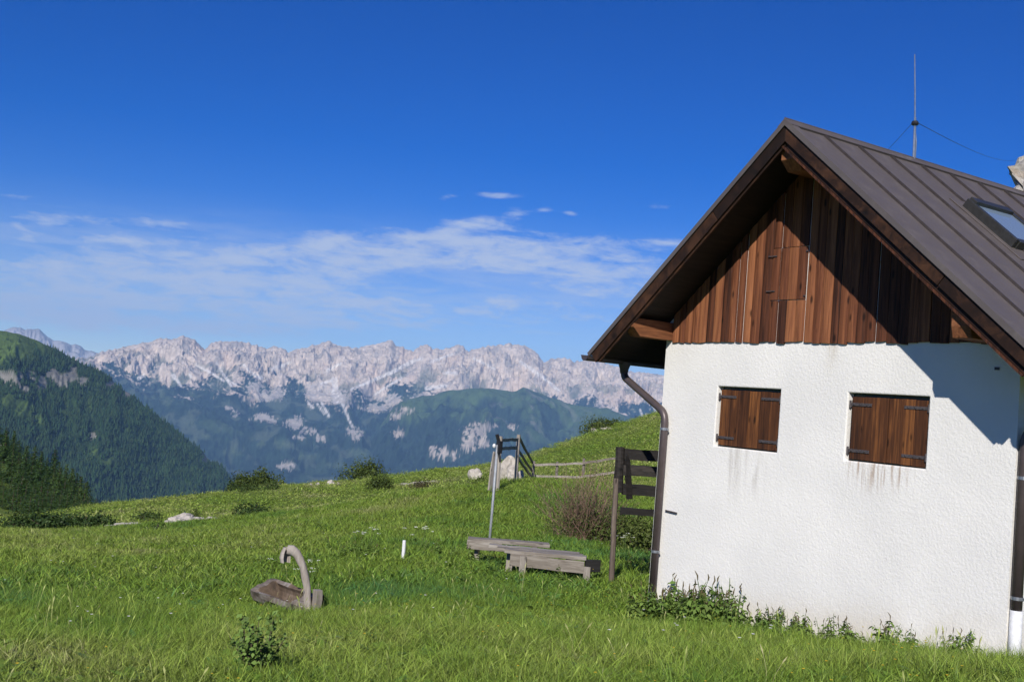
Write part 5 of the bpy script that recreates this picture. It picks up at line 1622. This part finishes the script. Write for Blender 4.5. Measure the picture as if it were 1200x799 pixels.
u_ = rng.uniform(size=n); idx = np.where(u_ < .016, rng.integers(8, 10, n), idx); idx = np.where(u_ > .90, rng.integers(10, 12, n), idx)
tn = np.where((idx == 8) | (idx == 9), np.clip(rng.normal(.82, .08, n), .6, 1), tn); tn = np.where(idx >= 10, np.clip(tn-.22, 0, 1), tn)
s_ = rng.uniform(.75, 1.25, n); sc3 = np.stack([s_, s_, s_*tl*.54], 1)
P = np.stack([x, y, ground(x, y)], 1)
scatter('grass', 'lush meadow grass close to the hut', 'grass', P, sc3, idx, tn, rng.normal(0, .12, (n, 2)), near_set)
x, y, r = ring_points(13.0, 44, 75, .75)
n = len(x); tl = tall_of(x, y); idx = rng.integers(0, 5, n); u_ = rng.uniform(size=n); idx = np.where(u_ < .05, 5, np.where(u_ > .99, 6, idx))
tn = tint_of(x, y); tn = np.where(idx == 6, .85, tn)
s_ = rng.uniform(.75, 1.3, n); P = np.stack([x, y, ground(x, y)], 1)
scatter('grass', 'short meadow grass around bench and fences', 'grass', P, np.stack([s_, s_, s_*np.clip(tl, .4, 1.6)*.50], 1), idx, tn, rng.normal(0, .12, (n, 2)), mid_set)
x, y, r = ring_points(42, 150, 12, .5)
n = len(x); s_ = rng.uniform(.7, 1.4, n); tl = np.clip(1+.7*fbm(x/6, y/6, 3, 441), .4, 1.8); P = np.stack([x, y, ground(x, y)], 1)
scatter('grass', 'grazed grass on the meadow crest', 'grass', P, np.stack([s_, s_, s_*tl*.34], 1), rng.integers(0, 4, n), np.clip(tint_of(x, y)+.06, 0, .92), rng.normal(0, .08, (n, 2)), far_set)

# small yellow and white flowers
def flowers(name, label, mat, n, r0, r1, size, seed):
    r = np.random.default_rng(seed); a = r.uniform(math.radians(-84), math.radians(-24), n*3); d = r.uniform(r0, r1, n*3)
    x = CAM[0]+np.sin(a)*d; y = CAM[1]+np.cos(a)*d
    k = (fbm(x/1.8, y/1.8, 2, seed) > .12) & ~((x > -.05) & (x < W+.1) & (y > -.05)); x, y = x[k][:n], y[k][:n]
    z = ground(x, y)+r.uniform(.14, .26, len(x)); V = []; F = []
    for i in range(len(x)):
        o = len(V); s_ = size*r.uniform(.7, 1.3)
        V += [(x[i]+math.cos(q*1.2566)*s_, y[i]+math.sin(q*1.2566)*s_, z[i]+s_*.5) for q in range(5)]+[(x[i], y[i], z[i])]
        F += [(o+q, o+(q+1) % 5, o+5) for q in range(5)]
    o = np_obj(name, np_mesh(name, np.array(V), np.array(F), M[mat], False)); tag(o, label, 'flowers', kind='stuff')
flowers('wildflowers', 'tiny yellow wildflowers sprinkled through the meadow', 'yellow_flower', 240, 5.5, 16, .0075, 501)
flowers('wildflowers', 'tiny white wildflowers sprinkled through the meadow', 'white_flower', 130, 8, 24, .013, 502)

# ---- a few houses of the valley village
t_ = MB().box((-.5, -.35, 0), (.5, .35, .62)); hw = t_.mesh('wall', M['white_paint'])
hr = MB().prism([(-.56, -.42, .60), (-.56, .42, .60), (-.56, 0, .92)], (1.12, 0, 0)).mesh('roof', simple('village_roof', (.16,.12,.11), .8))
rv = random.Random(9)
for i in range(26):
    u = rv.uniform(264, 300); v = 562+rv.uniform(-6, 7); D = 7700+rv.uniform(-250, 250)
    p = gat(u, v, D)
    o = thing('village_house', 'tiny white house of the village on the far valley floor', 'house', (p.x, p.y, p.z-2), 'houses of the valley village', rv.uniform(0, 3.1))
    s_ = rv.uniform(14, 26); o.scale = (s_, s_, s_*.8)
    for nm, me in (('wall', hw), ('roof', hr)):
        c = bpy.data.objects.new(nm, me); C.objects.link(c); c.parent = o
